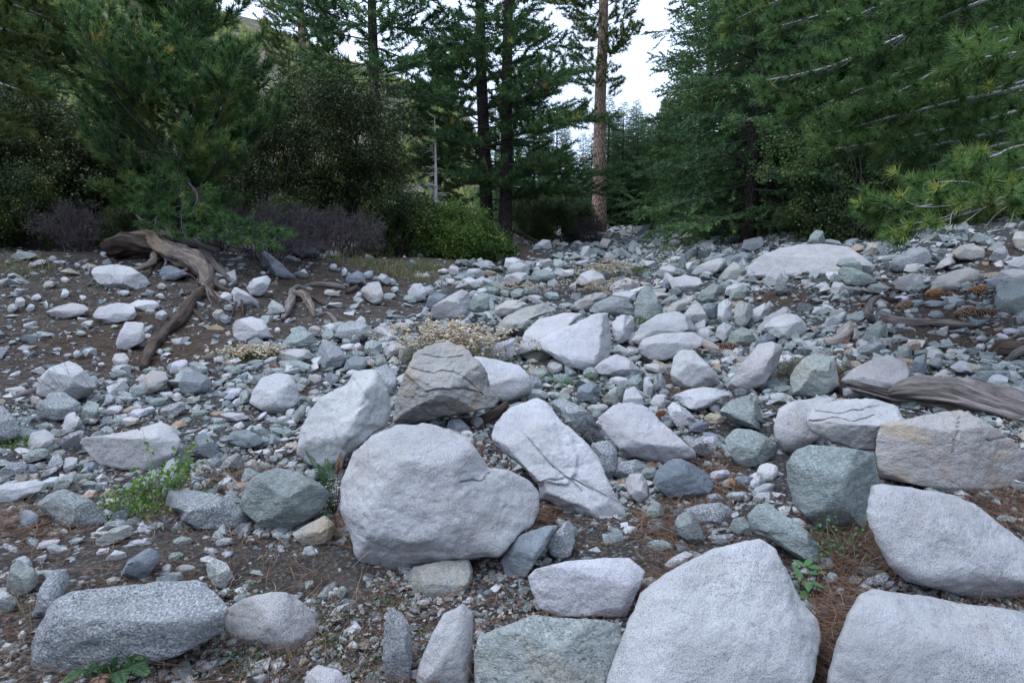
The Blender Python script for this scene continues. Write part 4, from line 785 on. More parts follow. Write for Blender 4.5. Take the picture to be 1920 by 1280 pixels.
for mt, ph, rest, poly, kw, i in rows:
    a = np.array(poly); wpx = a[:, 0].max() - a[:, 0].min()
    LM.append((a[:, 0].mean(), a[:, 1].mean(), ph)); used_labels.add(ph + ' ' + rest); ROCK_POLYS.append(poly)
    kw['ico'] = 6 if ph.startswith(('huge pale', 'tilted slab', 'domed tan')) else 5 if wpx > 185 or ph.startswith(('large squared', 'white layered', 'upright pale')) else 4 if wpx > 78 else 3
    W, Fc, base, D, Wm = build_rock(mt, poly, kw.pop('by'), seed=i, key=ph, **kw)
    me = mesh('boulder', W - base, Fc, M[mt]); me.set_sharp_from_angle(angle=math.radians(24 if kw['ico'] < 5 else 34)); o = link('boulder', me, loc=base)
    tag(o, ph + ' ' + rest, 'boulder', 'boulders in the rocky wash')
    t = .90 + .2 * rock_rng.rand(); o.color = (t * (1 + .015 * rock_rng.randn()), t, t * (1 + .015 * rock_rng.randn()), 1)
    if 'white vein' in rest or 'white vein' in ph: pass
sm = [q.split() for q in SMALL.replace('\n', '').split(';') if q.strip()]
for j, (mt, *num) in enumerate(sm):
    cx, cy, w_, h_, an = map(float, num); r = np.random.RandomState(900 + j)
    th = np.sort((np.arange(9) + r.uniform(-.38, .38, 9)) * 2 * np.pi / 9); rr = r.uniform(.88, 1.1, 9)
    q = np.stack([np.cos(th) * w_ / 2 * rr, np.sin(th) * h_ / 2 * rr], 1); ca, sa = math.cos(math.radians(an)), math.sin(math.radians(an))
    poly = [(cx + x * ca - y * sa, cy + x * sa + y * ca) for x, y in q]; ROCK_POLYS.append(poly)
    by = max(b for _, b in poly) + 2
    W, Fc, base, D, Wm = build_rock(mt, poly, by, p={'W': 22, 'P': 12, 'T': 16}.get(mt, 26), ico=3 if w_ > 44 else 2, seed=1000 + j)
    shp = 'flat' if w_ / h_ > 2.1 else 'oblong' if w_ / h_ > 1.5 else 'upright' if w_ / h_ < .9 else 'blocky'
    size = 'tiny' if w_ * D < 130 else 'small' if w_ * D < 260 else 'medium-sized'
    me = mesh('stone', W - base, Fc, M[mt]); me.set_sharp_from_angle(angle=math.radians(22)); o = link('stone', me, loc=base)
    tag(o, near_label(f'{size} {COLNAME[mt]} {shp} stone', cx, cy), 'stone', 'small stones among the boulders')
    t = .85 + .3 * rock_rng.rand(); o.color = (t * (1 + .04 * rock_rng.randn()), t, t * (1 + .04 * rock_rng.randn()), 1)
# ------------------------------------------------------------------ scree: uncounted small stones
def chip_variants(n, ico):
    out = []
    for k in range(n):                                       # angular shards: hulls of a few points
        r = np.random.RandomState(3000 + k); q = norm(r.randn(11 if ico > 1 else 7, 3)) * r.uniform(.75, 1.05, (11 if ico > 1 else 7, 1))
        if ico > 1: q = np.concatenate([q * [1, 1, 1.0], q[:5] * [.9, .9, .6] + r.normal(0, .12, (5, 3))])
        bm = bmesh.new()
        for c in q: bm.verts.new(c)
        res = bmesh.ops.convex_hull(bm, input=bm.verts); bmesh.ops.delete(bm, geom=[v for v in bm.verts if not v.link_faces], context='VERTS')
        bm.verts.index_update(); V0 = np.array([v.co for v in bm.verts]); F0 = np.array([[v.index for v in f.verts] for f in bm.faces]); bm.free(); out.append((V0, F0))
    return out
def scatter(N, region, wpx, seed, ico, dens, flat=(.35, .8), clear=0):
    r = np.random.RandomState(seed); V_, F_, T_ = [], [], []; off = 0; var = chip_variants(24, ico)
    x0, y0, x1, y1 = region; px = r.uniform(x0, x1, N); py = r.uniform(y0, y1, N)
    ok = r.rand(N) < dens(px, py); px, py = px[ok], py[ok]
    # distance of the ground along each sight line, from a lookup grid
    gx, gy = np.linspace(x0, x1, 60), np.linspace(y0, y1, 70); G = np.array([[ray_ground(a, b) for a in gx] for b in gy])
    fi = np.clip((px - x0) / (x1 - x0) * 59, 0, 58.999); fj = np.clip((py - y0) / (y1 - y0) * 69, 0, 68.999); i, j = fi.astype(int), fj.astype(int); u, v = fi - i, fj - j
    d = G[j, i] * (1 - u) * (1 - v) + G[j, i + 1] * u * (1 - v) + G[j + 1, i] * (1 - u) * v + G[j + 1, i + 1] * u * v
    near_ = d < 45; px, py, d = px[near_], py[near_], d[near_]
    P = unproject(px, py, d); P[:, 2] = H(P[:, 0], P[:, 1])
    sp = soil_of(px, py)
    for k in range(len(px)):
        s = wpx(r) * d[k] / F_PX * .5; s = min(s, .5)
        Vv, Fv = var[r.randint(24)]; sc3 = s * np.array([r.uniform(.8, 1.3), r.uniform(.8, 1.2), r.uniform(*flat)])
        a, b, c = r.uniform(0, 6.28), r.normal(0, .3), r.normal(0, .3)
        Rz = np.array([[math.cos(a), -math.sin(a), 0], [math.sin(a), math.cos(a), 0], [0, 0, 1]]); Rx = np.array([[1, 0, 0], [0, math.cos(b), -math.sin(b)], [0, math.sin(b), math.cos(b)]])
        Ry = np.array([[math.cos(c), 0, math.sin(c)], [0, 1, 0], [-math.sin(c), 0, math.cos(c)]])
        V_.append((Vv * sc3) @ (Rz @ Rx @ Ry).T + P[k] + (0, 0, sc3[2] * r.uniform(-.15, .4))); F_.append(Fv + off); off += len(Vv)
        t = r.beta(1.5, 1.5) * .9 if r.rand() > .08 else r.uniform(.9, 1.0); T_.append(np.full(len(Vv), t))
    return np.concatenate(V_), np.concatenate(F_), np.concatenate(T_)
wash = lambda px, py: 1 - .80 * soil_of(px, py)
V, Fc, t = scatter(24000, (-120, 400, 2040, 1330), lambda r: 7 + r.exponential(7.5), 21, 2, lambda a, b: (1 - .8 * soil_of(a, b)) * np.clip(1.35 - litter_of(a, b), .4, 1) * np.where(b > 1060, .75, 1) * np.where((b > 700) & (a > 640), .85, 1), clear=2)
V2, F2, t2 = scatter(4800, (-120, 420, 2040, 1000), lambda r: r.uniform(18, 40), 24, 2, lambda a, b: (1 - .93 * soil_of(a, b)) * np.clip(1.2 - litter_of(a, b), .2, 1) * np.where(b > 760, .3, 1), (.45, .9), 5)
V, Fc, t = np.concatenate([V, V2]), np.concatenate([Fc, F2 + len(V)]), np.concatenate([t, t2])
tag(link('scree', mesh('scree', V, Fc, M['scree'], {'tint': t}, False)), 'loose grey-green scree filling the gaps between boulders', 'scree', kind='stuff')
V, Fc, t = scatter(44000, (-120, 400, 2040, 1330), lambda r: 3 + r.exponential(3.6), 22, 1, lambda a, b: (1 - .35 * soil_of(a, b)) * np.clip(1.25 - .7 * litter_of(a, b), .35, 1), (.3, .7))
for rg, n_ in (((-1100, 430, -120, 1600), 2600), ((2040, 430, 2900, 1600), 2600), ((-300, 1330, 2300, 1900), 900)):
    V2, F2, t2 = scatter(n_, rg, lambda r: 6 + r.exponential(11), 31 + n_, 1, lambda a, b: np.ones(len(a)), (.35, .8)); F2 = F2 + len(V)
    V, Fc, t = np.concatenate([V, V2]), np.concatenate([Fc, F2]), np.concatenate([t, t2])
tag(link('gravel', mesh('gravel', V, Fc, M['scree'], {'tint': t}, False)), 'small angular gravel scattered over the ground', 'gravel', kind='stuff')
V, Fc, t = scatter(4200, (1130, 424, 1700, 500), lambda r: r.uniform(5, 14), 23, 1, lambda a, b: np.ones(len(a)))
tag(link('distant_scree', mesh('distant_scree', V, Fc, M['scree'], {'tint': t}, False)), 'far pale scree where the wash climbs out of sight', 'scree', kind='stuff')
# ------------------------------------------------------------------ conifers, shrubs, dead brush
def perp_frame(A):
    ref = np.where(np.abs(A[:, 2:3]) < .9, [[0, 0, 1.0]], [[1.0, 0, 0]]); u = norm(np.cross(A, ref)); return u, np.cross(A, u)
def tufts(rng, P, A, n, L, wd, spread=(.35, 1.25), shoot=.5, tint=None, lj=.25):
    """bunches of thin needles at the points P, pointing along A"""
    m = len(P); P = np.repeat(P, n, 0); A_ = np.repeat(norm(A), n, 0); u, v = perp_frame(A_)
    th = rng.rand(m * n) * 2 * np.pi; ph = rng.uniform(spread[0], spread[1], m * n)
    D = A_ * np.cos(ph)[:, None] + (u * np.cos(th)[:, None] + v * np.sin(th)[:, None]) * np.sin(ph)[:, None]
    Ln = L * rng.uniform(1 - lj, 1 + lj, m * n); b = P - A_ * (shoot * L * rng.rand(m * n))[:, None]
    s = norm(np.cross(D, rng.randn(m * n, 3))) * (wd / 2)
    V = np.stack([b - s, b + s, b + D * Ln[:, None] - [0, 0, .0]], 1).reshape(-1, 3)
    t = np.repeat(np.clip((np.full(m, .5) if tint is None else tint), 0, 1), n * 3) + np.repeat(rng.normal(0, .06, m * n), 3)
    return V, np.arange(m * n * 3).reshape(-1, 3), np.clip(t, 0, 1)
def conifer(rng, H_, c0, nl, limb, elev, droop, upc, twig_sp, twig_l, tsp, nn, L, wd, r0, lean=(0, 0), up=.35, bare=.25, spread=(.35, 1.25), tsd=.09, top_taper=1.0, tint0=.45, whorl=0, keep=None, twig_r=.008, hang=0.0, yellow=.02):
    """returns trunk, branch and needle arrays of one tree standing at the origin"""
    tr, br = MB(), MB(); zs = np.linspace(-.4, H_, 22)
    axis = lambda z: np.array([lean[0] * z / H_ + .10 * r0 * math.sin(z * .7), lean[1] * z / H_, z])
    path = np.array([axis(z) for z in zs]); rad = r0 * np.clip(1 - zs / (H_ * 1.02), .02, 1) ** .8; rad[0] *= 1.35; rad[1] *= 1.12
    V, Fc = tube(path, rad, 14); V = V + norm(V - np.array([0, 0, 1]) * V[:, 2:3] + 1e-6) * (r0 * .05 * vn(V, 3, 4))[:, None]; tr.add(V, Fc)
    TP, TA, TT = [], [], []
    for k in range(nl):
        t = ((k + rng.rand() * .8) / nl) ** top_taper; z = c0 + (H_ * .985 - c0) * t
        if whorl: z = round(z / whorl) * whorl + rng.normal(0, .04 * whorl)
        az = k * 2.399963 + rng.normal(0, .35); Ll = limb(t) * rng.uniform(.68, 1.15); e = elev(t) + rng.normal(0, .09)
        if keep and not keep(az % (2 * np.pi), z): continue
        s = np.linspace(0, 1, 9); hd = np.array([math.cos(az), math.sin(az), 0]); sd_ = np.array([-hd[1], hd[0], 0]); bend = rng.normal(0, .12)
        zz = Ll * (s * math.sin(e) + droop * s ** 2 + upc * s ** 3); B = axis(z)
        pts = B + hd * (Ll * s * math.cos(e))[:, None] + sd_ * (bend * Ll * s ** 2)[:, None]; pts[:, 2] += zz
        lr = max(.008, .0115 * Ll) ; br.add(*tube(pts, lr * (1 - .85 * s), 5), rng.uniform(.3, .8))
        lt = tint0 + rng.normal(0, .10); nt_ = max(3, int(Ll * (1 - bare) / twig_sp)); side = 1
        for q in range(nt_):
            f = bare + (1 - bare) * (q + rng.rand() * .7) / nt_; i = f * 8; a = int(min(i, 7)); p = pts[a] + (pts[a + 1] - pts[a]) * (i - a); d = norm(pts[a + 1] - pts[a])
            side = -side; ang = rng.uniform(.55, 1.05); l = twig_l * (.35 + .65 * math.sin(np.pi * min(1, .15 + f * .8))) * min(1.3, .5 + .3 * Ll) * rng.uniform(.6, 1.2)
            tdir = norm(d * math.cos(ang) + sd_ * side * math.sin(ang) + np.array([0, 0, rng.normal(up * .35, .22) - hang]))
            m = max(2, int(l / tsp)); u = np.linspace(0, 1, m + 1)[1:]; tp = p + tdir * (l * u)[:, None]; tp[:, 2] += up * .35 * l * u ** 2 - hang * .4 * l * u ** 2
            br.add(*tube(np.vstack([p, tp[-1]]), [twig_r, twig_r * .4], 3, False), rng.uniform(.3, .9))
            fol = u > .25
            TP.append(tp[fol]); TA.append(np.tile(norm(tdir + [0, 0, up * .6 - hang * .5]), (fol.sum(), 1)) + rng.normal(0, .22, (fol.sum(), 3))); TT.append(np.full(fol.sum(), lt + rng.normal(0, .07)) + rng.normal(0, tsd, fol.sum()))
        TP.append(pts[-1:]); TA.append(norm(pts[-1:] - pts[-2:-1]) + [[0, 0, up]]); TT.append(np.array([lt + .1]))
    TP.append(axis(H_)[None]); TA.append(np.array([[0, 0, 1.0]])); TT.append(np.array([.6]))
    TP, TA, TT = np.concatenate(TP), np.concatenate(TA), np.concatenate(TT); TT = np.clip(TT, .02, .86); yl = rng.rand(len(TT)) < yellow; TT[yl] = rng.uniform(.92, 1, yl.sum())
    return tr, br, tufts(rng, TP, TA, nn, L, wd, spread=spread, tint=TT)
def make_tree(name, loc, rz, label, cat, arr, bark, twig, needle, group=None):
    tr, br, (V, Fc, t) = arr; root = empty(name, loc, label, cat, group); root.rotation_euler = (0, 0, rz)
    link('trunk', tr.mesh('trunk', bark), root); link('branches', br.mesh('branches', twig), root)
    link('crown', mesh('crown', V, Fc, needle, {'tint': t}, False), root); return root
R = np.random.RandomState
# young pine on the bank
yp = at_depth(338, 11.2)
young = make_tree('young_pine', yp, 0, 'bushy young pine with upswept boughs behind the twisted root', 'pine tree',
    conifer(R(1), 6.6, .3, 118, lambda t: float(np.interp(t, [0, .12, .3, .5, .72, 1], [1.0, 1.6, 2.1, 1.3, .55, .2])), lambda t: .16 + .55 * t, .02, .24, .066, .52, .080, 26, .150, .019, .09, lean=(.5, .2), spread=(.25, 1.0), tsd=.20, up=.75, tint0=.53, yellow=.006, whorl=.55, twig_r=.006),
    M['bark'], M['branch'], M['needle'])
# low boughs hanging over the root belong to the same tree
def low_bough(root, origin, paths, rng, mat, nn, L, wd, sp=.07, tl=.3, yellow=.05, name='bough', tint0=.45, up=.5, lr=.014, tw=.22, bt=1.0):
    for pts in paths:
        P = smooth_path(pts, 18) - origin; br = MB(); br.add(*tube(P, np.linspace(lr, lr * .25, 18), 6), bt); TP, TA, TT = [], [], []
        ln = np.linalg.norm(np.diff(P, axis=0), axis=1).sum(); m = max(6, int(ln / (sp * 1.15))); side = 1; lt = tint0 + rng.normal(0, .06)
        for q in range(m):
            f = (q + rng.rand() * .8) / m; i = .16 * 17 + f * .84 * 16.9; a = int(min(i, 16)); p = P[a] + (P[a + 1] - P[a]) * (i - a); d = norm(P[a + 1] - P[a]); side = -side
            sd_ = norm(np.cross(d, [0, 0, 1.0])); ang = rng.uniform(.5, 1.1); l = tl * rng.uniform(.5, 1.2) * (1.05 - .5 * f)
            td = norm(d * math.cos(ang) + sd_ * side * math.sin(ang) + [0, 0, rng.normal(.1, .3)]); k = max(2, int(l / sp)); u = np.linspace(0, 1, k + 1)[1:]
            tp = p + td * (l * u)[:, None]; tp[:, 2] += .25 * l * u ** 2 * up; mid = p + td * l * .5 - [0, 0, .05 * l]
            br.add(*tube(smooth_path([p, mid, tp[-1]], 6), np.linspace(lr * tw, lr * .10, 6), 4, False), rng.uniform(.15, .75))
            fo = u > .45; TP.append(tp[fo]); TA.append(np.tile(norm(td + [0, 0, up * .5]), (fo.sum(), 1)) + rng.normal(0, .2, (fo.sum(), 3))); TT.append(lt + rng.normal(0, .12, fo.sum()))
        TP.append(P[-1:]); TA.append(norm(P[-1:] - P[-3:-2])); TT.append(np.array([.6]))
        TP, TA, TT = np.concatenate(TP), np.concatenate(TA), np.clip(np.concatenate(TT), .05, .85); yl = rng.rand(len(TT)) < yellow; TT[yl] = rng.uniform(.9, 1, yl.sum())
        b = link(name, br.mesh(name, M['twig']), root)
        V, Fc, t = tufts(rng, TP, TA, nn, L, wd, spread=(.15, 1.35), shoot=.35, tint=TT); link('needles', mesh('needles', V, Fc, mat, {'tint': t}, False), b)
U = lambda *a: np.array([unproject(x, y, d) for x, y, d in a])
low_bough(young, yp, [U((345, 250, 10.6), (330, 330, 10.2), (300, 395, 10.0)), U((340, 330, 10.7), (300, 370, 10.2), (262, 378, 10.0)), U((350, 330, 10.5), (380, 390, 10.0), (410, 415, 9.8)),
    U((345, 360, 10.4), (340, 410, 9.9), (345, 442, 9.7)), U((360, 400, 10.3), (420, 430, 9.8), (505, 460, 9.7)), U((365, 400, 10.4), (440, 425, 10), (540, 440, 9.9)), U((355, 380, 10.2), (300, 400, 9.9), (290, 425, 9.7)), U((350, 340, 10.3), (370, 365, 9.9), (360, 400, 9.7)),
    U((345, 320, 10.5), (310, 340, 10.1), (275, 345, 9.9)), U((360, 395, 10.2), (390, 430, 9.8), (440, 455, 9.6))], R(2), M['needle'], 22, .125, .015, .055, .36, .03, tint0=.5, bt=.3)
# the pair of tall pines
pa = conifer(R(3), 21, 1.6, 95, lambda t: (3.6 * (1 - t) ** .6 + .4) * (.70 + .25 * math.sin(t * 9)), lambda t: .02 + .42 * t, -.10, .10, .115, 1.0, .12, 15, .21, .036, .29, lean=(-.5, .3), up=.3, bare=.3, tint0=.43, twig_r=.010)
make_tree('tall_pine', at_depth(913, 24), 0, 'tall dark pine with a slightly curved trunk, behind the bright green shrub', 'pine tree', pa, M['bark'], M['branch'], M['needle'], 'pair of tall pines')
pb = conifer(R(4), 20, 2.0, 92, lambda t: (3.7 * (1 - t) ** .6 + .4) * (.70 + .30 * math.sin(t * 8 + 1)), lambda t: -.02 + .42 * t, -.12, .10, .115, 1.05, .12, 15, .21, .036, .27, lean=(.4, -.2), up=.3, bare=.3, tint0=.46, twig_r=.010)
twin = make_tree('tall_pine', at_depth(946, 23), 0, 'tall dark pine with a straight trunk, nearer one of the pair on the brown slope', 'pine tree', pb, M['bark'], M['branch'], M['needle'], 'pair of tall pines')
# ponderosa
pp = conifer(R(6), 25, 7.2, 125, lambda t: 3.3 * (1 - .5 * t) * (.35 + .65 * min(1, t * 3.5)), lambda t: .05 + .3 * t, -.12, .18, .15, .9, .15, 17, .25, .044, .40, lean=(.1, 0), up=.5, bare=.42, tint0=.5, twig_r=.014)
pond = make_tree('ponderosa_pine', at_depth(1120, 32.5), 0, 'tall pine with a bare reddish-grey scaly trunk at the head of the wash', 'pine tree', pp, M['bark_p'], M['branch'], M['needle_y'])
copy_thing(pond, at_depth(585, 40) + (0, 0, -.5), 2.2, 1.0, 'far open-crowned pine against the sky, left of the tall dark pines', name='ponderosa_pine')
# pine left of the pair
pc = conifer(R(7), 17, 4.6, 88, lambda t: (2.6 * (1 - t) ** .55 + .4) * (.72 + .28 * math.sin(t * 7)), lambda t: -.05 + .5 * t, -.08, .10, .12, .95, .12, 15, .20, .034, .22, up=.3, bare=.25, tint0=.42, twig_r=.010)
make_tree('mid_pine', at_depth(712, 20), 1.0, 'dense dark pine rising from the shrubs left of the pair of pines', 'pine tree', pc, M['bark'], M['branch'], M['needle_b'])
# firs on the right side of the wash
fa = conifer(R(8), 17, .5, 150, lambda t: 3.5 * (1 - t) ** .85 + .25, lambda t: -.12 + .5 * t, -.16, .10, .105, .85, .10, 9, .12, .037, .22, up=.15, bare=.12, tint0=.47, hang=.12, twig_r=.008)
fir = make_tree('fir', at_depth(1400, 19), 0, 'drooping dark fir above the very large white slab', 'fir tree', fa, M['bark'], M['branch'], M['needle_b'], 'firs along the right side of the wash')
fr_ = 'firs along the right side of the wash'
copy_thing(fir, at_depth(1315, 27), 1.9, 1.0, 'slim fir with its spire against the sky, leftmost of the firs on the right', fr_)
copy_thing(fir, at_depth(1372, 25), 3.3, .98, 'second fir from the left, its spire next to the slim one', fr_)
copy_thing(fir, at_depth(1490, 20), 4.4, 1.12, 'tall fir behind the long silver bough', fr_)
copy_thing(fir, at_depth(1610, 19), 5.5, 1.15, 'dark fir behind the upper boughs of the near pine', fr_)
copy_thing(fir, at_depth(1760, 17), .8, 1.1, 'dark fir nearly hidden behind the near pine', fr_)
small = copy_thing(fir, at_depth(1325, 23), 2.7, .2, 'small dark young fir drooping over rocks below the firs', name='young_fir')
# dim forest further back
bg_g = 'dim conifers behind the shrubs'; bgl = 'dim conifer among others in the forest behind the shrubs'
r = R(12)
for px, d, s, z in [(-330, 22, 1.0, 0), (-160, 24, 1.05, 0), (30, 27, 1.0, 0), (1000, 36, .5, 0), (1010, 42, .55, 0), (1060, 46, .45, 0),
                    (1165, 52, .42, 0), (1210, 47, .40, 0), (1240, 40, .5, 0), (1275, 38, .62, 0), (1180, 60, .5, 0), (1090, 60, .55, 0), (1900, 22, 1.1, 0), (2050, 20, 1.1, 0), (2250, 20, 1.1, 0), (1680, 26, 1.2, 0), (1540, 29, 1.2, 0), (1450, 33, 1.0, 0), (1340, 40, .8, 0)] + [(px, r.uniform(50, 70), r.uniform(.45, .7), 0) for px in range(930, 1330, 16)] + [(px, r.uniform(40, 50), r.uniform(.42, .55), 0) for px in range(1136, 1262, 9)] + [(px, r.uniform(24, 36), r.uniform(.45, .62), 0) for px in (-200, -125, -50, 25, 100, 720)] + [(px, r.uniform(24, 30), r.uniform(.9, 1.2), 0) for px in range(1480, 2100, 70)]:
    copy_thing(fir, at_depth(px, d), r.rand() * 6.28, s, bgl, bg_g, 'conifer')
for px, d, s in [(-60, 20, 1.0)]: copy_thing(twin, at_depth(px, d), r.rand() * 6.28, s, bgl, bg_g, 'conifer')
# dead pale snag, dead reddish tree, grey pole behind the young pine
def dead_tree(name, loc, h, r0, nb, bl, mat, label, seed, cat='dead tree'):
    r = R(seed); root = empty(name, loc, label, cat); z = np.linspace(-.5, h, 16)
    link('trunk', (lambda m: (m.add(*tube(np.stack([.1 * np.sin(z * .5), .05 * np.cos(z), z], 1), r0 * np.clip(1 - z / h * .9, .08, 1), 9), .85), m.mesh('trunk', mat))[1])(MB()), root)
    br = MB()
    for k in range(nb):
        t = r.uniform(.12, .98); a = r.rand() * 6.28; l = bl * (1.1 - t) * r.uniform(.4, 1.2); b = np.array([0, 0, h * t]); e = np.array([math.cos(a), math.sin(a), r.normal(-.1, .2)])
        p = smooth_path([b, b + e * l * .55, b + e * l + [0, 0, r.normal(-.05, .12) * l]], 6); br.add(*tube(p, np.linspace(.02, .006, 6), 4, False), r.uniform(.5, 1))
        for q in range(3):
            s_ = p[r.randint(2, 6)]; br.add(*tube(np.array([s_, s_ + norm(e + r.normal(0, .6, 3)) * l * .3]), [.009, .004], 3, False), r.uniform(.5, 1))
    tag(link('branches', br.mesh('branches', mat), root), kind='stuff'); return root
M['snag'] = leaf_mat('bleached_wood', [(0, (.35, .31, .30)), (1, (.58, .53, .52))], 0, .9)
M['rust'] = leaf_mat('reddish_dead_wood', [(0, (.13, .075, .06)), (.6, (.25, .16, .135)), (1, (.34, .24, .21))], 0, .9)
dead_tree('dead_snag', at_depth(815, 20.5), 4.3, .10, 70, .8, M['snag'], 'bleached white dead snag with short twigs behind the shrubs', 21)
dead_tree('dead_tree', at_depth(285, 17), 9.3, .15, 240, 2.0, M['rust'], 'dead reddish-brown tree behind the young pine', 22)
dead_tree('dead_pole', at_depth(370, 22), 16, .20, 24, .8, M['snag'], 'smooth grey dead trunk rising behind the top of the young pine', 23)

# ------------------------------------------------------------------ broadleaf shrubs
def leaves(rng, C, per, size, spread, tint, asp=.55, droop=0.0, upb=.4):
    n = len(C) * per; c = np.repeat(C, per, 0) + rng.normal(0, spread, (n, 3)); nrm = norm(rng.randn(n, 3) + [0, 0, upb]); u, v = perp_frame(nrm)
    a = rng.rand(n) * 6.28; d = u * np.cos(a)[:, None] + v * np.sin(a)[:, None]; e = np.cross(nrm, d); s = size * rng.uniform(.65, 1.3, n)[:, None]
    V = np.stack([c - d * s * .5, c + e * s * asp * .5 + nrm * s * .08, c + d * s * .5 - [0, 0, droop], c - e * s * asp * .5 + nrm * s * .08], 1).reshape(-1, 3)
    i = np.arange(n)[:, None] * 4; Fc = np.concatenate([i + [0, 1, 2], i + [0, 2, 3]]); t = np.repeat(np.clip(np.repeat(tint, per) + rng.normal(0, .12, n), 0, 1), 4); return V, Fc, t
def shrub(name, loc, label, cat, blobs, ncl, per, size, spread, mat, seed, group=None, tint0=.45, yellow=.05, twig='branch'):
    """blobs: (x, y, z, rx, ry, rz) lumps of crown around the origin; sprigs are spread through their outer shells"""
    rng = R(seed); root = empty(name, loc, label, cat, group); B = np.array(blobs, float); vol = (B[:, 3] * B[:, 4] * B[:, 5]) ** .7; k = rng.choice(len(B), ncl, p=vol / vol.sum())
    d = norm(rng.randn(ncl, 3)); q = rng.uniform(.35, 1.0, ncl) ** .45; q = q * (1 + .36 * vn(d * 1.7 + k[:, None] * 3.1, 1.6, seed)); C = B[k, :3] + d * B[k, 3:6] * q[:, None]
    hole = vn(C, 2.3, seed + 3); C = C[(hole > -.30) & (C[:, 2] > -.05)]; t = tint0 + .34 * vn(C, 1.5, seed + 8) + rng.normal(0, .08, len(C)); yl = rng.rand(len(t)) < yellow; t[yl] += .35
    V, Fc, tt = leaves(rng, C, per, size, spread, np.clip(t, .03, .97)); link('foliage', mesh('foliage', V, Fc, mat, {'tint': tt}, False), root)
    br = MB()
    for j in rng.choice(len(C), min(len(C), 46), replace=False):
        e = C[j]; s = np.array([rng.normal(0, .12), rng.normal(0, .12), -.2]); m = s + (e - s) * .55 + rng.normal(0, .12, 3) * np.linalg.norm(e - s)
        br.add(*tube(smooth_path([s, m, e], 7), np.linspace(.016, .004, 7) * max(.6, np.linalg.norm(e) * .4), 4, False), rng.uniform(.05, .45))
    link('stems', br.mesh('stems', M[twig]), root); return root
def lumps(rng, w, dp, h, n, r): return [(rng.uniform(-w, w) * .5, rng.uniform(-dp, dp) * .5, rng.uniform(.25, .85) * h, r * rng.uniform(.7, 1.2), r * rng.uniform(.7, 1.2), r * rng.uniform(.6, 1.0)) for _ in range(n)]
r = R(31)
oakA = shrub('live_oak', at_depth(70, 13), 'grey-green live oak thicket left of the young pine', 'oak', lumps(r, 3.6, 2, 3.5, 20, .8), 5600, 10, .070, .07, M['oak'], 41, 'live oaks at the edge of the wash')
oakB = shrub('live_oak', at_depth(612, 17), 'tall dark live oak with yellowish tips behind the dry grass', 'oak', lumps(r, 3.7, 2.4, 5.2, 22, .95), 6000, 10, .078, .08, M['oak'], 42, 'live oaks at the edge of the wash', tint0=.36, yellow=.12)
og = 'live oaks at the edge of the wash'
copy_thing(oakA, at_depth(-140, 12), 2, 1.1, 'live oak at the left edge of the bank', og)
copy_thing(oakA, at_depth(190, 14.5), 4, .95, 'live oak behind the left boughs of the young pine', og)
copy_thing(oakA, at_depth(235, 17), 1.2, 1.02, 'larger live oak behind the dead reddish tree', og)
copy_thing(oakB, at_depth(520, 16.5), 3, .82, 'live oak right of the young pine', og)
copy_thing(oakB, at_depth(700, 19), 5, .64, 'live oak left of the white dead snag', og)
copy_thing(oakB, at_depth(410, 18), .7, .62, 'live oak behind the young pine', og)
oakC = shrub('live_oak', at_depth(1590, 15.5), 'yellow-green live oak under the near pine boughs', 'oak', lumps(r, 3.4, 2.0, 3.9, 18, .8) + lumps(r, 3.2, 1.6, 1.3, 8, .6), 4800, 10, .07, .075, M['oak_y'], 43, og, tint0=.42, yellow=.1)
copy_thing(oakC, at_depth(1760, 15), 2.2, 1.0, 'live oak with dark hollows behind the drooping bough', og)
copy_thing(oakC, at_depth(1930, 14.5), 4.1, 1.05, 'live oak at the right edge behind the near pine', og)
mz = shrub('manzanita', at_depth(856, 16.8), 'bright green manzanita mound at the edge of the wash', 'shrub', [(-.55, 0, .75, .8, .7, .6), (.1, 0, .72, .75, .7, .62), (.62, -.1, .42, .62, .55, .45), (.2, -.3, .35, .9, .5, .4), (1.0, -.1, .2, .45, .4, .25), (-.3, -.3, .4, .7, .5, .5)], 4200, 9, .06, .06, M['manz'], 44, tint0=.46, yellow=.04); mz.scale = (1.22, 1.1, 1.2)
dk = shrub('dark_shrub', at_depth(755, 16.5), 'blue-green shrub with yellow tips, left of the bright manzanita', 'shrub', lumps(r, 2.0, 1.2, 1.7, 11, .55), 3400, 9, .06, .06, M['manz_d'], 45, 'low shrubs along the bank', tint0=.45, yellow=.12)
sg = 'low shrubs along the bank'
copy_thing(dk, at_depth(20, 11.3), 2.5, .85, 'low shrub at the left edge of the bank top', sg)
copy_thing(dk, at_depth(240, 11.8), 1.2, .5, 'low shrub behind the cut log end', sg)
copy_thing(dk, at_depth(545, 14.5), 3.9, .75, 'low shrub behind the grey dead brush', sg)
copy_thing(dk, at_depth(800, 19), 5.1, .75, 'taller low shrub below the white dead snag', sg)
copy_thing(dk, at_depth(1030, 26), .6, 1.05, 'dull shrub between the pair of pines and the scaly trunk', sg)
copy_thing(dk, at_depth(1075, 27), 2.0, .95, 'dull shrub left of the scaly trunk', sg)
copy_thing(dk, at_depth(985, 29), 4.2, 1.2, 'shadowed shrub behind the pair of pines', sg)
copy_thing(dk, at_depth(1500, 16.5), 3.0, .62, 'low shrub beside the green standing stone', sg)
copy_thing(dk, at_depth(1160, 42), 1.0, 1.6, 'far shrub right of the scaly trunk', sg)
copy_thing(dk, at_depth(1225, 44), 5.0, 1.6, 'far shrub where the wash ends', sg)
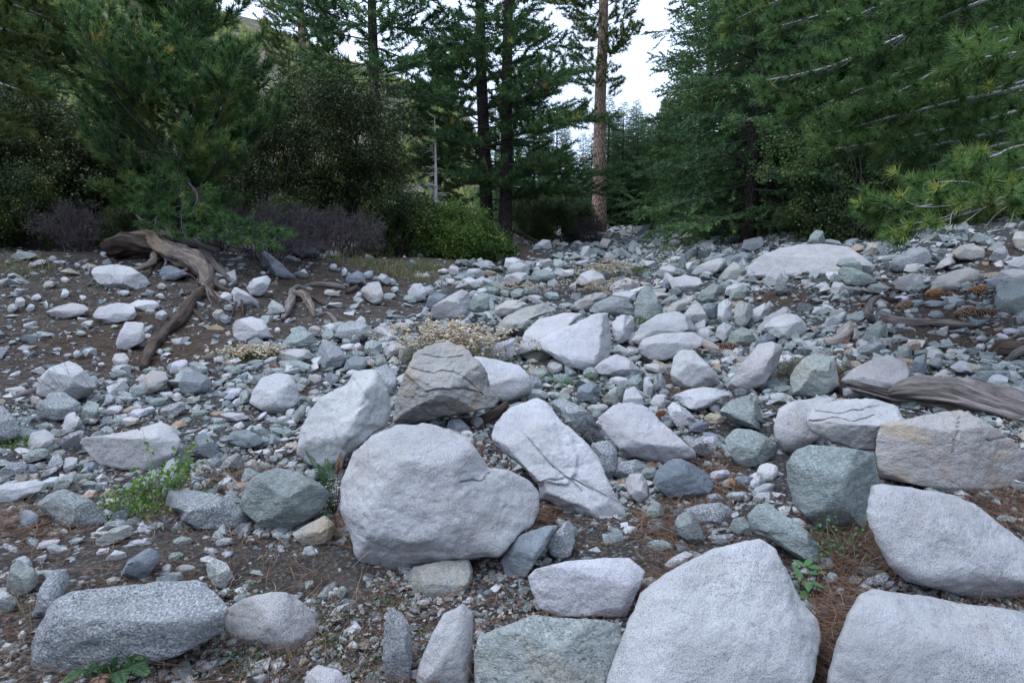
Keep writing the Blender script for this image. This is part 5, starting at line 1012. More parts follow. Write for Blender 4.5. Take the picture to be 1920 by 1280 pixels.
# dead brush
def brush(name, loc, label, w, h, n, seed, group, mat='dead'):
    rng = R(seed); root = empty(name, loc, label, 'dead brush', group); mb = MB()
    def grow(p, d, l, rad, lev):
        q = p + norm(d + rng.normal(0, .25, 3)) * l * .5; e = q + norm(d + rng.normal(0, .35, 3)) * l * .5; mb.add(*tube(np.array([p, q, e]), [rad, rad * .8, rad * .55], 4 if lev < 2 else 3, False), rng.uniform(.15, .9))
        if lev < 4:
            for _ in range(3 if lev < 3 else 4): grow(p + (e - p) * rng.uniform(.45, 1), norm(d + rng.normal(0, .6, 3) + [0, 0, .1]), l * rng.uniform(.5, .75), max(rad * .55, .0035), lev + 1)
    for k in range(n): grow(np.array([rng.normal(0, .1) * w, rng.normal(0, .1) * w, -.05]), norm(np.array([rng.normal(0, .75) * w, rng.normal(0, .5) * w, h])), h * .55, .016, 0)
    link('twigs', mb.mesh('twigs', M[mat]), root); return root
dg = 'grey dead brush along the bank'
b0 = brush('dead_brush', at_depth(492, 11.6), 'grey-purple dead brush right of the young pine', 1.4, 1.35, 22, 51, dg)
copy_thing(b0, at_depth(150, 11.0), 2, .75, 'grey-purple dead brush left of the young pine', dg)
copy_thing(b0, at_depth(30, 11.5), 4, .6, 'dead brush at the left edge of the bank', dg)
copy_thing(b0, at_depth(650, 13.8), 3, .95, 'dead brush below the tall dark live oak', dg)
copy_thing(b0, at_depth(575, 12.8), 5, .85, 'dead brush left of the dark shrubs', dg)
copy_thing(b0, at_depth(1105, 25), 1, .9, 'dead brush at the foot of the scaly trunk', dg)

# ------------------------------------------------------------------ near pine on the right, its trunk outside the picture
nb_ = at_depth(2330, 6.4)
near = empty('near_pine', nb_, 'long-needled pine reaching in from the right edge with silver-barked boughs', 'pine tree')
tm = MB(); z = np.linspace(-.4, 9, 14); tm.add(*tube(np.stack([0 * z, 0 * z, z], 1), .26 * (1 - z / 11), 14)); link('trunk', tm.mesh('trunk', M['bark']), near)
bp = [U((2300, -160, 6.6), (1860, -4, 6.2), (1735, 48, 6.1), (1640, 90, 6.0), (1540, 130, 6.0), (1430, 152, 6.0)),
      U((2300, -60, 6.3), (1930, 60, 6.0), (1800, 110, 5.9), (1690, 170, 5.9), (1600, 215, 6.0)), U((2300, 60, 6.4), (1925, 160, 6.0), (1790, 190, 5.9), (1650, 225, 6.0), (1560, 250, 6.1)),
      U((2300, -250, 7.2), (1900, -120, 7.0), (1700, -40, 6.9), (1560, 20, 6.9), (1460, 50, 7.0)), U((2300, -280, 6.8), (1950, -140, 6.5), (1800, -60, 6.4), (1650, 10, 6.4), (1560, 50, 6.5)),
      U((2300, -80, 7.4), (1900, 40, 7.2), (1700, 130, 7.2), (1560, 190, 7.3), (1480, 215, 7.4)), U((2300, 90, 7.0), (1900, 210, 6.8), (1780, 240, 6.8), (1660, 265, 6.8), (1560, 280, 6.9)),
      U((2300, 0, 5.4), (2000, 70, 5.2), (1900, 100, 5.1), (1820, 110, 5.1)), U((2300, 150, 6.0), (1960, 230, 5.8), (1860, 250, 5.8), (1760, 270, 5.9), (1680, 285, 6.0)),
      U((2300, -340, 6.2), (2000, -160, 6.0), (1850, -50, 5.9), (1760, 10, 5.9)), U((2300, -300, 8), (1800, -140, 7.8), (1600, -60, 7.8), (1450, 5, 7.9), (1370, 40, 8)),
      U((2300, 60, 7.6), (1850, 170, 7.6), (1700, 215, 7.6), (1620, 240, 7.7)), U((2300, 180, 7.2), (1880, 270, 7.2), (1780, 300, 7.2), (1700, 320, 7.3)), U((2300, -200, 7.6), (1850, -60, 7.5), (1680, 60, 7.5), (1560, 120, 7.6), (1430, 190, 7.7)),
      U((2300, -330, 7.2), (1800, -190, 7.2), (1620, -80, 7.2), (1500, -20, 7.3))]
low_bough(near, nb_, bp, R(61), M['needle_p'], 44, .11, .0080, .060, .50, .02, 'bough', tint0=.40, up=.3, lr=.024)
lb = [U((2200, 230, 5.2), (1930, 270, 5.1), (1870, 290, 5.0), (1830, 300, 5.0)), U((2200, 300, 5.0), (1935, 350, 4.9), (1880, 375, 4.9), (1790, 392, 4.8), (1700, 398, 4.8), (1625, 402, 4.9)),
      U((2200, 320, 4.9), (1930, 368, 4.8), (1850, 372, 4.7), (1775, 380, 4.7), (1690, 392, 4.7), (1655, 388, 4.8)), U((2200, 330, 4.9), (1920, 375, 4.7), (1830, 395, 4.6), (1750, 420, 4.6), (1690, 440, 4.7)),
      U((2200, 260, 5.1), (1940, 310, 4.9), (1900, 325, 4.9), (1860, 340, 4.9)), U((2200, 340, 5), (1900, 350, 5.0), (1790, 340, 5.0), (1720, 350, 5.1)), U((2200, 330, 5.2), (1850, 380, 5.1), (1760, 400, 5.1), (1700, 425, 5.1))]
low_bough(near, nb_, lb, R(62), M['needle_p'], 44, .105, .0074, .065, .38, .06, 'bough', tint0=.47, up=.25, lr=.014)
# dark pine boughs at the top left
lp = at_depth(-420, 9.5)
lpine = empty('edge_pine', lp, 'shadowed pine reaching in at the top left corner', 'pine tree'); tm = MB(); tm.add(*tube(np.stack([0 * z, 0 * z, z * 1.1], 1), .24 * (1 - z / 11), 12)); link('trunk', tm.mesh('trunk', M['bark']), lpine)
low_bough(lpine, lp, [U((-330, 40, 9.6), (-60, 80, 9.4), (30, 100, 9.3), (85, 120, 9.3)), U((-330, -60, 9.8), (-60, -20, 9.5), (40, 15, 9.4), (110, 40, 9.4)), U((-330, 60, 9.2), (-80, 130, 9.1), (10, 160, 9.0), (55, 175, 9)),
    U((-330, -140, 9.6), (-40, -80, 9.4), (60, -30, 9.3), (130, 10, 9.3)), U((-330, 20, 9.9), (-90, 50, 9.7), (0, 60, 9.6), (70, 65, 9.6)), U((-330, 120, 9.3), (-90, 200, 9.2), (-20, 225, 9.2), (20, 240, 9.2)), U((-330, -40, 9.1), (-100, 20, 9.0), (-20, 50, 9), (40, 60, 9))], R(63), M['needle_y'], 30, .13, .014, .07, .6, .02, 'bough', tint0=.42, up=.4, lr=.03)

for k, pts in enumerate([[(1915, 366, 4.62), (1850, 374, 4.58), (1790, 384, 4.55), (1730, 388, 4.55), (1700, 378, 4.56)], [(1850, 374, 4.58), (1800, 396, 4.54), (1755, 412, 4.52), (1700, 420, 4.52), (1688, 412, 4.52)], [(1880, 370, 4.6), (1842, 392, 4.55), (1815, 412, 4.52), (1790, 428, 4.5), (1772, 436, 4.5)],
                         [(1905, 367, 4.6), (1890, 385, 4.56), (1868, 402, 4.52), (1845, 428, 4.5)], [(1800, 383, 4.55), (1785, 400, 4.52), (1780, 425, 4.5), (1768, 445, 4.5)], [(1920, 372, 4.6), (1902, 395, 4.55), (1895, 415, 4.52), (1880, 432, 4.5)]]):
    mb = MB(); mb.add(*tube(smooth_path(U(*pts), 16), np.linspace(.0085 if k == 0 else .0055, .0022, 16), 6), .95); link('bare_twig', mb.mesh('bare_twig', M['twig'], nb_), near)
# ------------------------------------------------------------------ dead wood, pine cones
def wood(name, pts, rad, mat, label, cat, seed=0, sides=14, n=40, rough=.22, group=None, parent=None, ground=True, ends=.0, flat=1.0):
    """pts: (photo x, photo y[, distance]); radius in photo pixels. Without a distance the piece lies on the ground there."""
    P, Rm = [], []; rad = np.interp(np.linspace(0, 1, len(pts)), np.linspace(0, 1, len(rad)), rad)
    for q, r_ in zip(pts, rad):
        d = q[2] if len(q) > 2 else ray_ground(q[0], q[1] + r_ * .8); P.append(unproject(q[0], q[1], d)); Rm.append(r_ * d / F_PX)
    P = smooth_path(P, n); rm = np.interp(np.linspace(0, 1, n), np.linspace(0, 1, len(Rm)), Rm); V, Fc = tube(P, rm, sides)
    m = n * sides; u = np.concatenate([[0], np.cumsum(np.linalg.norm(np.diff(P, axis=0), axis=1))]); th = np.arange(sides) * 2 * np.pi / sides
    fib = np.stack([np.repeat(u, sides), np.tile(np.cos(th), n) * .12, np.tile(np.sin(th), n) * .12], 1); fib = np.vstack([fib, [[0, 0, 0], [u[-1], 0, 0]]])
    ctr = np.vstack([np.repeat(P, sides, 0), P[:1], P[-1:]]); rr = np.concatenate([np.repeat(rm, sides), [0, 0]])
    k = fib * [2.2 / max(rm.mean() * 8, .2), 26, 26] + seed * 7.3
    V = V + norm(V - ctr) * (rr * rough * (fbm(k, 1.0, seed, 3) + .5 * vn(fib * [5, 60, 60], 1.0, seed + 2)))[:, None]
    if ends: V = V + (ends * rm.mean() * vn(fib * [0, 40, 40] + 3, 1.0, seed + 4))[:, None] * norm(P[-1] - P[0]) * np.concatenate([np.repeat((np.arange(n) < 3) | (np.arange(n) > n - 4), sides), [1, 1]])[:, None]
    base = np.array([P[:, 0].mean(), P[:, 1].mean(), V[:, 2].min()])
    if parent is not None: base = np.array(parent.location)
    o = link(name, mesh(name, V - base, Fc, mat, {'fib': fib}), parent, None if parent is not None else base)
    if parent is None: tag(o, label, cat, group)
    return o
rt = empty('twisted_root', ground_at(330, 500), 'thick twisted grey-gold root with a sawn-looking butt end on the bank', 'tree root')
wood('root_butt', [(203, 466, 10.1), (240, 457, 10.1), (285, 458, 10.0), (318, 468, 9.9)], [19, 21, 20, 19], M['wood_d'], '', '', 1, 24, 40, .36, parent=rt, ends=.5)
wood('root_stem', [(222, 450, 10.0), (255, 442, 10.0), (288, 447, 9.9), (305, 466, 9.75), (335, 478, 9.6), (365, 492, 9.4), (388, 515, 9.2), (392, 535, 9.0), (386, 548, 8.9), (405, 560, 8.8), (430, 575, 8.6), (452, 588, 8.5)], [5, 8, 12, 15, 17, 16, 15, 13, 12, 10, 7, 3], M['wood_w'], '', '', 2, 26, 90, .36, parent=rt)
wood('side_root', [(290, 478, 9.7), (286, 492, 9.4), (262, 503, 9.2), (240, 515, 9.1), (228, 533, 8.95), (222, 550)], [7, 7, 5, 5, 5, 4], M['wood_w'], '', '', 3, 10, 40, .2, parent=rt)
wood('side_root', [(375, 470, 10.1), (398, 492, 9.9), (418, 512, 9.7), (442, 532)], [8, 8, 7, 4], M['wood'], '', '', 4, 10, 34, .25, parent=rt)
wood('side_root', [(330, 440, 10.3), (352, 452, 10.2), (380, 462, 10.1), (410, 470, 10.1)], [9, 9, 7, 5], M['wood'], '', '', 5, 10, 30, .25, parent=rt)
wood('side_root', [(362, 490, 9.5), (352, 505, 9.35), (338, 512, 9.25), (325, 522, 9.1)], [6, 5, 4, 2], M['wood_w'], '', '', 41, 10, 26, .3, parent=rt)
wood('side_root', [(392, 532, 9.0), (410, 536, 8.95), (432, 548, 8.85), (448, 552)], [6, 5, 4, 2], M['wood_d'], '', '', 42, 10, 26, .3, parent=rt)
wood('side_root', [(300, 470, 9.75), (312, 486, 9.6), (308, 500, 9.4)], [4, 3, 2], M['wood'], '', '', 43, 8, 20, .3, parent=rt)
rr_ = R(5)
for k in range(16):                                      # thin tangled rootlets hanging from the root
    x_, y_ = rr_.uniform(290, 455), 0; y_ = 470 + (x_ - 290) * .55 + rr_.uniform(-10, 14); dx = rr_.normal(0, 26); dy = rr_.uniform(14, 46)
    wood('rootlet', [(x_, y_, ray_ground(x_, y_ + 8) - .12), (x_ + dx * .5, y_ + dy * .4, ray_ground(x_ + dx * .5, y_ + dy * .5) - .06), (x_ + dx * .8, y_ + dy * .75), (x_ + dx * 1.4, y_ + dy)], [2.2, 2.4, 1.8, .8], M['wood' if k % 2 else 'wood_d'], '', '', 60 + k, 6, 18, .3, parent=rt)
ch = empty('charred_root', ground_at(310, 640), 'black charred root snaking down the bank below the twisted root', 'tree root')
wood('root_stem', [(378, 545, 8.8), (362, 562), (348, 580), (338, 598), (312, 622), (292, 642), (280, 662), (268, 690)], [8, 10, 11, 11, 10, 11, 10, 7], M['wood_d'], '', '', 6, 14, 60, .35, parent=ch)
wood('side_root', [(352, 575), (370, 588), (383, 600), (392, 612)], [5, 5, 4, 3], M['wood_d'], '', '', 7, 10, 26, .3, parent=ch)
st = empty('dead_stump', ground_at(560, 590), 'small grey dead stump with curled roots on the bank', 'tree stump')
wood('root_stem', [(548, 545), (546, 562), (540, 578), (530, 598)], [6, 8, 8, 4], M['wood'], '', '', 8, 12, 30, .3, parent=st)
wood('root_stem', [(550, 552, 9.3), (568, 552, 9.2), (580, 566, 9.1), (586, 582), (590, 594)], [7, 9, 8, 6, 4], M['wood_w'], '', '', 9, 12, 36, .28, parent=st)
wood('side_root', [(545, 545), (558, 538), (574, 540)], [4, 5, 3], M['wood'], '', '', 10, 10, 20, .25, parent=st)
wood('side_root', [(585, 556), (605, 568), (625, 576)], [3, 4, 2.5], M['wood_d'], '', '', 11, 10, 20, .25, parent=st)
wood('side_root', [(595, 592), (615, 588), (628, 600), (632, 612)], [4, 4, 4, 3], M['wood'], '', '', 12, 10, 20, .25, parent=st)
wood('branch', [(572, 536), (600, 533), (630, 536), (648, 541)], [4, 5, 5, 3], M['wood'], 'long grey fallen branch on the bank right of the dead stump', 'fallen branch', 13, 10, 34, .25)
wood('branch', [(650, 548), (662, 543), (672, 534)], [4, 5, 3], M['wood_d'], 'short dark root piece left of the tan rounded boulder', 'fallen branch', 14, 10, 20, .3)
wood('weathered_log', [(1664, 742, 4.98), (1700, 741, 4.9), (1770, 748, 4.8), (1840, 766, 4.68), (1915, 792, 4.56), (1990, 820, 4.45), (2070, 850, 4.3)], [8, 28, 35, 38, 40, 42, 42], M['wood'], 'large split weathered log behind the squared tan-grey boulder', 'log', 15, 72, 140, .5, ends=2.4)
wood('driftwood', [(1648, 590), (1672, 600), (1700, 605), (1745, 605), (1790, 609), (1826, 611)], [8, 11, 10, 8, 8, 4], M['wood'], 'long grey driftwood pole on brown needles', 'driftwood', 16, 14, 44, .22)
el = empty('driftwood_elbow', ground_at(1580, 640), 'pale bent driftwood elbow left of the long driftwood pole', 'driftwood')
wood('limb', [(1545, 636), (1560, 641), (1578, 632), (1590, 618), (1593, 606)], [5, 9, 12, 11, 5], M['wood_l'], '', '', 17, 14, 34, .2, parent=el)
wood('limb', [(1594, 612, 7.1), (1602, 622), (1604, 636)], [9, 8, 6], M['wood_l'], '', '', 18, 12, 20, .2, parent=el)
up_ = empty('upright_root', ground_at(1632, 602), 'upright curved dead root with thin twigs, at the head of the driftwood pole', 'tree root')
wood('root_stem', [(1637, 604), (1630, 590, 7.45), (1630, 575, 7.5), (1638, 562, 7.55), (1652, 554, 7.6)], [6, 8, 7, 6, 3], M['wood'], '', '', 19, 12, 30, .25, parent=up_)
wood('twig', [(1642, 560, 7.55), (1660, 552, 7.5), (1676, 546, 7.45)], [2, 1.5, 1], M['wood'], '', '', 20, 6, 14, .1, parent=up_)
wood('twig', [(1650, 556, 7.6), (1672, 562, 7.5), (1690, 560, 7.5)], [3, 4, 2], M['wood_d'], '', '', 21, 8, 14, .3, parent=up_)
sb = empty('split_branch', ground_at(1350, 665), 'split pale driftwood branch above the smooth white triangular boulder', 'driftwood')
wood('limb', [(1312, 640, 7.3), (1335, 652, 7.15), (1362, 664, 7.0), (1397, 680)], [6, 10, 10, 5], M['wood_l'], '', '', 22, 14, 34, .26, parent=sb)
wood('limb', [(1318, 641, 7.3), (1345, 652, 7.2), (1370, 655, 7.15), (1390, 653)], [4, 4, 3, 2], M['wood_l'], '', '', 23, 10, 24, .2, parent=sb)
wood('gnarled_wood', [(1858, 664), (1880, 655, 6.0), (1905, 655, 5.9), (1960, 640, 5.9)], [8, 15, 14, 10], M['wood_d'], 'dark gnarled rotten wood at the right edge above the big log', 'driftwood', 24, 16, 34, .45)
wood('driftwood', [(1886, 678), (1905, 664, 5.8), (1925, 655, 5.75), (1960, 648, 5.7)], [4, 8, 9, 8], M['wood'], 'grey root prong leaning on the dark gnarled wood', 'driftwood', 25, 12, 24, .25)
wood('rotten_wood', [(890, 802, 4.85), (910, 788, 4.85), (930, 774, 4.95), (950, 758, 5.1)], [9, 11, 9, 6], M['wood_d'], 'brown rotten wood splinter in front of the smooth pale boulder', 'driftwood', 26, 14, 30, .4)
wood('stick', [(421, 888), (436, 902), (452, 918)], [5, 5.5, 4.5], M['wood_l'], 'short pale barkless stick left of the grey-green speckled boulder', 'stick', 27, 10, 14, .1)
wood('branch', [(25, 748), (50, 738), (74, 728)], [4, 6, 5], M['wood'], 'grey log piece left of the twiggy pale boulder', 'fallen branch', 28, 12, 22, .25)
wood('branch', [(852, 522), (866, 508, 15.8), (880, 493, 16)], [4, 5, 3], M['wood_d'], 'dark rotten branch leaning on pale rocks near the bright shrub', 'fallen branch', 29, 10, 18, .4)
fk = empty('forked_wood', ground_at(938, 494), 'pale forked dead wood sticking up right of the bright green manzanita', 'driftwood')
wood('prong', [(936, 495), (933, 486, 18.3), (930, 476, 18.4)], [3, 2.5, 1], M['wood_w'], '', '', 30, 8, 14, .2, parent=fk)
wood('prong', [(937, 494), (942, 485, 18.3), (948, 480, 18.4)], [3, 3, 1.2], M['wood_w'], '', '', 31, 8, 14, .2, parent=fk)
wood('pole', [(962, 432, 24.5), (1000, 450, 24), (1052, 473)], [3, 3.5, 3], M['wood_d'], 'thin dark fallen pole on the brown slope below the pair of pines', 'fallen branch', 32, 8, 24, .15)
wood('branch', [(1412, 524, 12.6), (1424, 530), (1442, 528)], [2.5, 3, 2], M['wood_l'], 'pale broken stick below the grey dome stone', 'fallen branch', 33, 8, 16, .2)
wood('branch', [(255, 402, 10.4), (265, 412, 10.4), (284, 426, 10.3)], [1.2, 1.8, 1.5], M['wood_l'], 'thin pale stick poking up behind the butt of the twisted root', 'fallen branch', 34, 6, 14, .1)
wood('branch', [(1700, 568), (1740, 562), (1790, 560)], [2, 3, 2], M['wood_d'], 'thin dark twig lying beside the ochre cone', 'fallen branch', 35, 6, 20, .2)
wood('bark_strip', [(640, 700), (690, 735, 5.6), (722, 728)], [3, 5, 3], M['wood_d'], 'strip of dark bark on the mossy block between the boulders', 'bark', 36, 8, 20, .35)
def cone_mesh(seed):
    r = R(seed); mb = MB(); Dv, Fc = icosphere(2); mb.add(Dv * [.30, .30, .92], Fc, .1); n = 96
    for k in range(n):
        z = -0.95 + 1.9 * (k + .5) / n; a = k * 2.39996; rr = .34 * math.sqrt(max(.04, 1 - (z * .92) ** 2)) ; out = np.array([math.cos(a), math.sin(a), 0]); tg = np.array([-math.sin(a), math.cos(a), 0]); b = out * rr * .6 + [0, 0, z]
        tip = out * (rr + .20) + [0, 0, z + .10 + .05 * r.randn()]; w = .105 * (.5 + rr * 1.6)
        mb.add(np.array([b - tg * w * .6, b + tg * w * .6, tip + tg * w, tip - tg * w, tip + out * .05 - [0, 0, .045], b * .6 + tip * .4 - [0, 0, .07]]), [(0, 1, 2), (0, 2, 3), (3, 2, 4), (0, 3, 5), (2, 1, 5), (3, 4, 5), (4, 2, 5)], [.35, .35, .75, .75, 1.0, .2])
    return mb.mesh('pine_cone', M['cone'], smooth=False)
cm = cone_mesh(3)
for px, py, ln, az, c, ds in [(1365, 655, 40, .1, (1.1, 1, 1), 'dark-striped brown'), (1695, 577, 36, .3, (1.5, 1.6, 1.7), 'grey open'), (1808, 590, 40, .1, (1.7, 1.7, 1.75), 'long grey open'), (1848, 588, 36, -.3, (1.5, 1.4, 1.4), 'grey-brown tapered'),
        (1750, 553, 34, .2, (2.2, 1.5, .8), 'plump ochre closed'), (1780, 553, 24, .5, (1.2, .9, .8), 'small brown'), (1832, 547, 36, .1, (2.3, 1.7, .9), 'ochre closed'), (1617, 579, 18, .9, (1.4, .8, .6), 'small rust-brown'), (1341, 888, 38, -.5, (1.3, 1.15, 1.1), 'long grey-brown'),
        (1371, 906, 28, 1.2, (2.2, 1.7, .8), 'golden-brown'), (1340, 917, 22, .2, (1.4, 1.0, .9), 'small brown'), (1393, 917, 28, 2, (.9, .8, .8), 'dark'), (1238, 788, 22, .3, (1.7, .7, .5), 'rust-red'), (1105, 751, 16, .6, (1.7, .8, .6), 'small rust-red'), (1588, 645, 22, 1.4, (2.1, 1.0, .6), 'orange-brown upright'), (1482, 481, 12, .4, (1.3, .8, .6), 'small brown')]:
    d = ray_ground(px, py + 5); L = ln * d / F_PX; g = ground_at(px, py + 5); o = link('pine_cone', cm, loc=g + [0, 0, L * .22]); o.scale = (L * .47,) * 3; o.rotation_euler = (1.45 + .2 * math.sin(px), .1, az + 1.57); o.color = (*(.55 * np.array(c) + .45 * np.mean(c)), 1)
    if px in (1482, 1617, 1238, 1105): o.location.z += .06
    tag(o, near_label(ds + ' pine cone', px, py), 'pine cone', 'fallen pine cones')
# fallen needles
r = R(77); NP, NA = [], []
for cx, cy, rx, ry in LIT:
    n = int(min(1150, 220 + rx * ry * .10)); a = r.rand(n) * 6.28; q = np.sqrt(r.rand(n)) * 1.15; NP.append(np.stack([cx + np.cos(a) * q * rx, cy + np.sin(a) * q * ry], 1))
n = 15000; NP.append(np.stack([r.uniform(-100, 2020, n), r.uniform(480, 1300, n)], 1))
NP = np.concatenate(NP); gx, gy = np.linspace(-200, 2200, 60), np.linspace(430, 1330, 70); G = np.array([[ray_ground(a, b) for a in gx] for b in gy])
fi = np.clip((NP[:, 0] + 200) / 2400 * 59, 0, 58.9); fj = np.clip((NP[:, 1] - 430) / 900 * 69, 0, 68.9); i, j = fi.astype(int), fj.astype(int); u, v = fi - i, fj - j
d = G[j, i] * (1 - u) * (1 - v) + G[j, i + 1] * u * (1 - v) + G[j + 1, i] * (1 - u) * v + G[j + 1, i + 1] * u * v
P = unproject(NP[:, 0], NP[:, 1], d); P[:, 2] = H(P[:, 0], P[:, 1]) + .012 + r.exponential(.016, len(P)); n = len(P)
a = r.rand(n) * 6.28; D = np.stack([np.cos(a), np.sin(a), r.normal(0, .16, n)], 1); S = np.stack([-np.sin(a), np.cos(a), 0 * a], 1); L = r.uniform(.05, .12, n)[:, None]; wd = np.clip(d * .0006, .0012, .006)[:, None]
bend = S * (r.normal(0, .14, n)[:, None] * L)
V = np.stack([P - D * L, P + bend - S * wd, P + bend + S * wd, P + D * L], 1).reshape(-1, 3); k = np.arange(n)[:, None] * 4; Fc = np.concatenate([k + [0, 1, 2], k + [1, 3, 2]])
tag(link('needle_litter', mesh('needle_litter', V, Fc, M['litter'], {'tint': np.repeat(r.beta(2, 2.4, n), 4)}, False)), 'rust-brown fallen pine needles between the rocks', 'needle litter', kind='stuff')
# ------------------------------------------------------------------ small plants
def stalks(r, base, n, h, spread, lean=(0, 0), rad=.002, curve=.3, area=(.03, .03)):
    out = []
    for k in range(n):
        b = base + np.array([r.normal(0, 1) * area[0], r.normal(0, 1) * area[1], 0]); b[2] = float(H(b[0], b[1])) - .02
        d = norm(np.array([r.normal(lean[0], spread), r.normal(lean[1], spread), 1.0])); l = h * r.uniform(.55, 1.1); m = b + d * l * .5; e = b + d * l + np.array([d[0], d[1], -.25]) * curve * l * .6
        out.append(smooth_path([b, m, e], 8))
    return out
def plant(name, base, label, cat, n, h, spread, leaf, lsize, mat, per=10, seed=0, lean=(0, 0), area=(.05, .04), asp=.6, smat='dry', group=None, tint=.5, rad=.002, start=.25, curve=.3, lspread=.02):
    r = R(seed); root = empty(name, base, label, cat, group); st = stalks(r, np.array(base, float), n, h, spread, lean, rad, curve, area); mb = MB(); C = []
    for p in st:
        mb.add(*tube(p, np.linspace(rad, rad * .4, 8), 3, False), r.uniform(.2, .9))
        for q in range(leaf): f = start + (1 - start) * r.rand(); i = f * 6.99; a = int(i); C.append(p[a] + (p[a + 1] - p[a]) * (i - a))
    tag(link('stems', mb.mesh('stems', M[smat], base), root), kind='stuff'); C = np.array(C) - base
    V, Fc, t = leaves(r, C, per, lsize, lspread, np.clip(tint + r.normal(0, .15, len(C)), 0, 1), asp); link('leaves', mesh('leaves', V, Fc, mat, {'tint': t}, False), root); return root
def grass(base, label, n, h, seed, mat='grass', spread=.35, area=(.08, .06), tint=.3, wd=.004, group='tufts of grass in the wash', name='grass_tuft', cat='grass tuft'):
    r = R(seed); V, Fc, T = [], [], []
    for k, p in enumerate(stalks(r, np.array(base, float), n, h, spread, curve=.6, area=area)):
        p = p[::2]; s = np.cross(norm(p[-1] - p[0]), norm(r.randn(3))); s = norm(s) * wd; w_ = np.array([1, .9, .6, .1])[:, None]
        o = len(V) * 8; V.append(np.concatenate([p - s * w_, p + s * w_])); Fc += [(o + a, o + a + 1, o + 4 + a + 1) for a in range(3)] + [(o + a, o + 5 + a, o + 4 + a) for a in range(3)]; T.append(np.full(8, np.clip(tint + r.normal(0, .15), 0, 1)))
    o = link(name, mesh(name, np.concatenate(V) - base, Fc, M[mat], {'tint': np.concatenate(T)}, False), loc=base); return tag(o, label, cat, group)
def buckwheat(base, label, n, h, area, seed, group='dry flowering buckwheat', fs=.014, spread=.28, green=.3, nfl=4):
    r = R(seed); root = empty('buckwheat', base, label, 'buckwheat', group); st = stalks(r, np.array(base, float), n, h, spread, curve=.25, area=area); mb, fl = MB(), MB(); Dv, Fo = icosphere(0)
    for p in st:
        mb.add(*tube(p, np.linspace(.0022, .0012, 8), 3, False), r.uniform(.2, .9))
        for q in range(nfl): c = p[-1] + r.normal(0, .022, 3) * [1, 1, .5]; s = fs * r.uniform(.6, 1.25); fl.add(Dv * [s, s, s * .6] * r.uniform(.85, 1.15, (len(Dv), 1)) + c, Fo, r.uniform(.1, 1))
    tag(link('stems', mb.mesh('stems', M['dry'], base), root), kind='stuff'); tag(link('flower_heads', fl.mesh('flower_heads', M['flower'], base, False), root), kind='stuff')
    C = np.array([p[r.randint(0, 5)] for p in st for _ in range(3)]) - base; V, Fc, t = leaves(r, C, 5, .03, .025, np.clip(green + r.normal(0, .15, len(C)), 0, 1), .35); link('leaves', mesh('leaves', V, Fc, M['grass'], {'tint': t}, False), root); return root
G_ = ground_at
buckwheat(G_(845, 690), 'large mound of cream-flowered buckwheat behind the domed tan-stained boulder', 330, .50, (.30, .20), 1, fs=.017, green=.55)
buckwheat(G_(478, 676), 'flat strip of cream-flowered buckwheat in front of the pale hexagonal boulder', 170, .20, (.17, .05), 2, fs=.015, green=.5, spread=.4)
buckwheat(G_(1140, 520), 'dry buckwheat patch behind the white pyramid boulder', 150, .38, (.42, .2), 3, fs=.02, green=.6)
buckwheat(G_(1120, 552), 'low dry buckwheat right of the grey cone of dead brush in the wash', 90, .30, (.3, .15), 4, fs=.016, green=.7)
buckwheat(G_(975, 552), 'sparse dry buckwheat in front of the flat white boulder', 80, .26, (.35, .15), 5, fs=.014, green=.8)
grass(G_(720, 512), 'dry grey-green grass on the bank below the dark shrubs', 420, .42, 6, 'grass', .35, (.7, .25), .72, .006, 'dry grass along the bank', 'dry_grass', 'dry grass')
grass(G_(785, 505), 'dry grass beside the bright green manzanita', 260, .40, 7, 'grass', .35, (.35, .2), .62, .006, 'dry grass along the bank', 'dry_grass', 'dry grass')
grass(G_(30, 505), 'thin dry grass at the left edge of the bank', 160, .32, 8, 'grass', .4, (.35, .2), .7, .005, 'dry grass along the bank', 'dry_grass', 'dry grass')
grass(G_(1212, 608), 'bright green grass tuft in front of the green conical boulder', 140, .26, 9, area=(.12, .05), wd=.005)
grass(G_(1168, 662), 'low green grass beneath the blocky white boulder', 110, .13, 10, area=(.14, .06))
grass(G_(1252, 498), 'green grass tuft above the pale rounded boulder', 90, .34, 11, area=(.18, .1), wd=.008)
grass(G_(1304, 500), 'green grass tuft behind the grooved white boulder', 80, .30, 12, area=(.16, .1), wd=.008)
grass(G_(1262, 470), 'grey-green grass patch near the far head of the wash', 110, .4, 13, area=(.3, .2), tint=.6, wd=.010)
grass(G_(1195, 508), 'small grass tuft left of the pale rounded boulder', 60, .24, 14, area=(.12, .1), wd=.007, tint=.45)
grass(G_(1225, 690), 'thin grass under the thick rounded pale boulder', 40, .16, 15, area=(.1, .04), tint=.3, wd=.003)
grass(G_(55, 1165), 'two dry straw blades beside the angular pale green stone', 5, .22, 16, area=(.012, .01), tint=.95, wd=.0025, spread=.15)
hb = plant('flowering_herb', G_(1500, 708), 'grey-green herb with tiny white flowers left of the knobbly greenish boulder', 'herb', 300, .24, .55, 4, .013, M['herb'], 4, 21, area=(.20, .10), tint=.25, start=.3, lspread=.018)
V, Fc, t = leaves(R(5), np.concatenate([p[-2:] for p in stalks(R(21), np.array(hb.location), 300, .25, .55, area=(.20, .10))]) - np.array(hb.location), 2, .011, .014, np.full(600, .97), .9, upb=2); link('flowers', mesh('flowers', V, Fc, M['herb'], {'tint': t}, False), hb)
plant('dead_twigs', G_(1060, 555), 'grey dead twiggy cushion in the middle of the wash', 'dead brush', 260, .26, .6, 1, .012, M['herb'], 1, 22, area=(.28, .12), smat='dead', rad=.004)
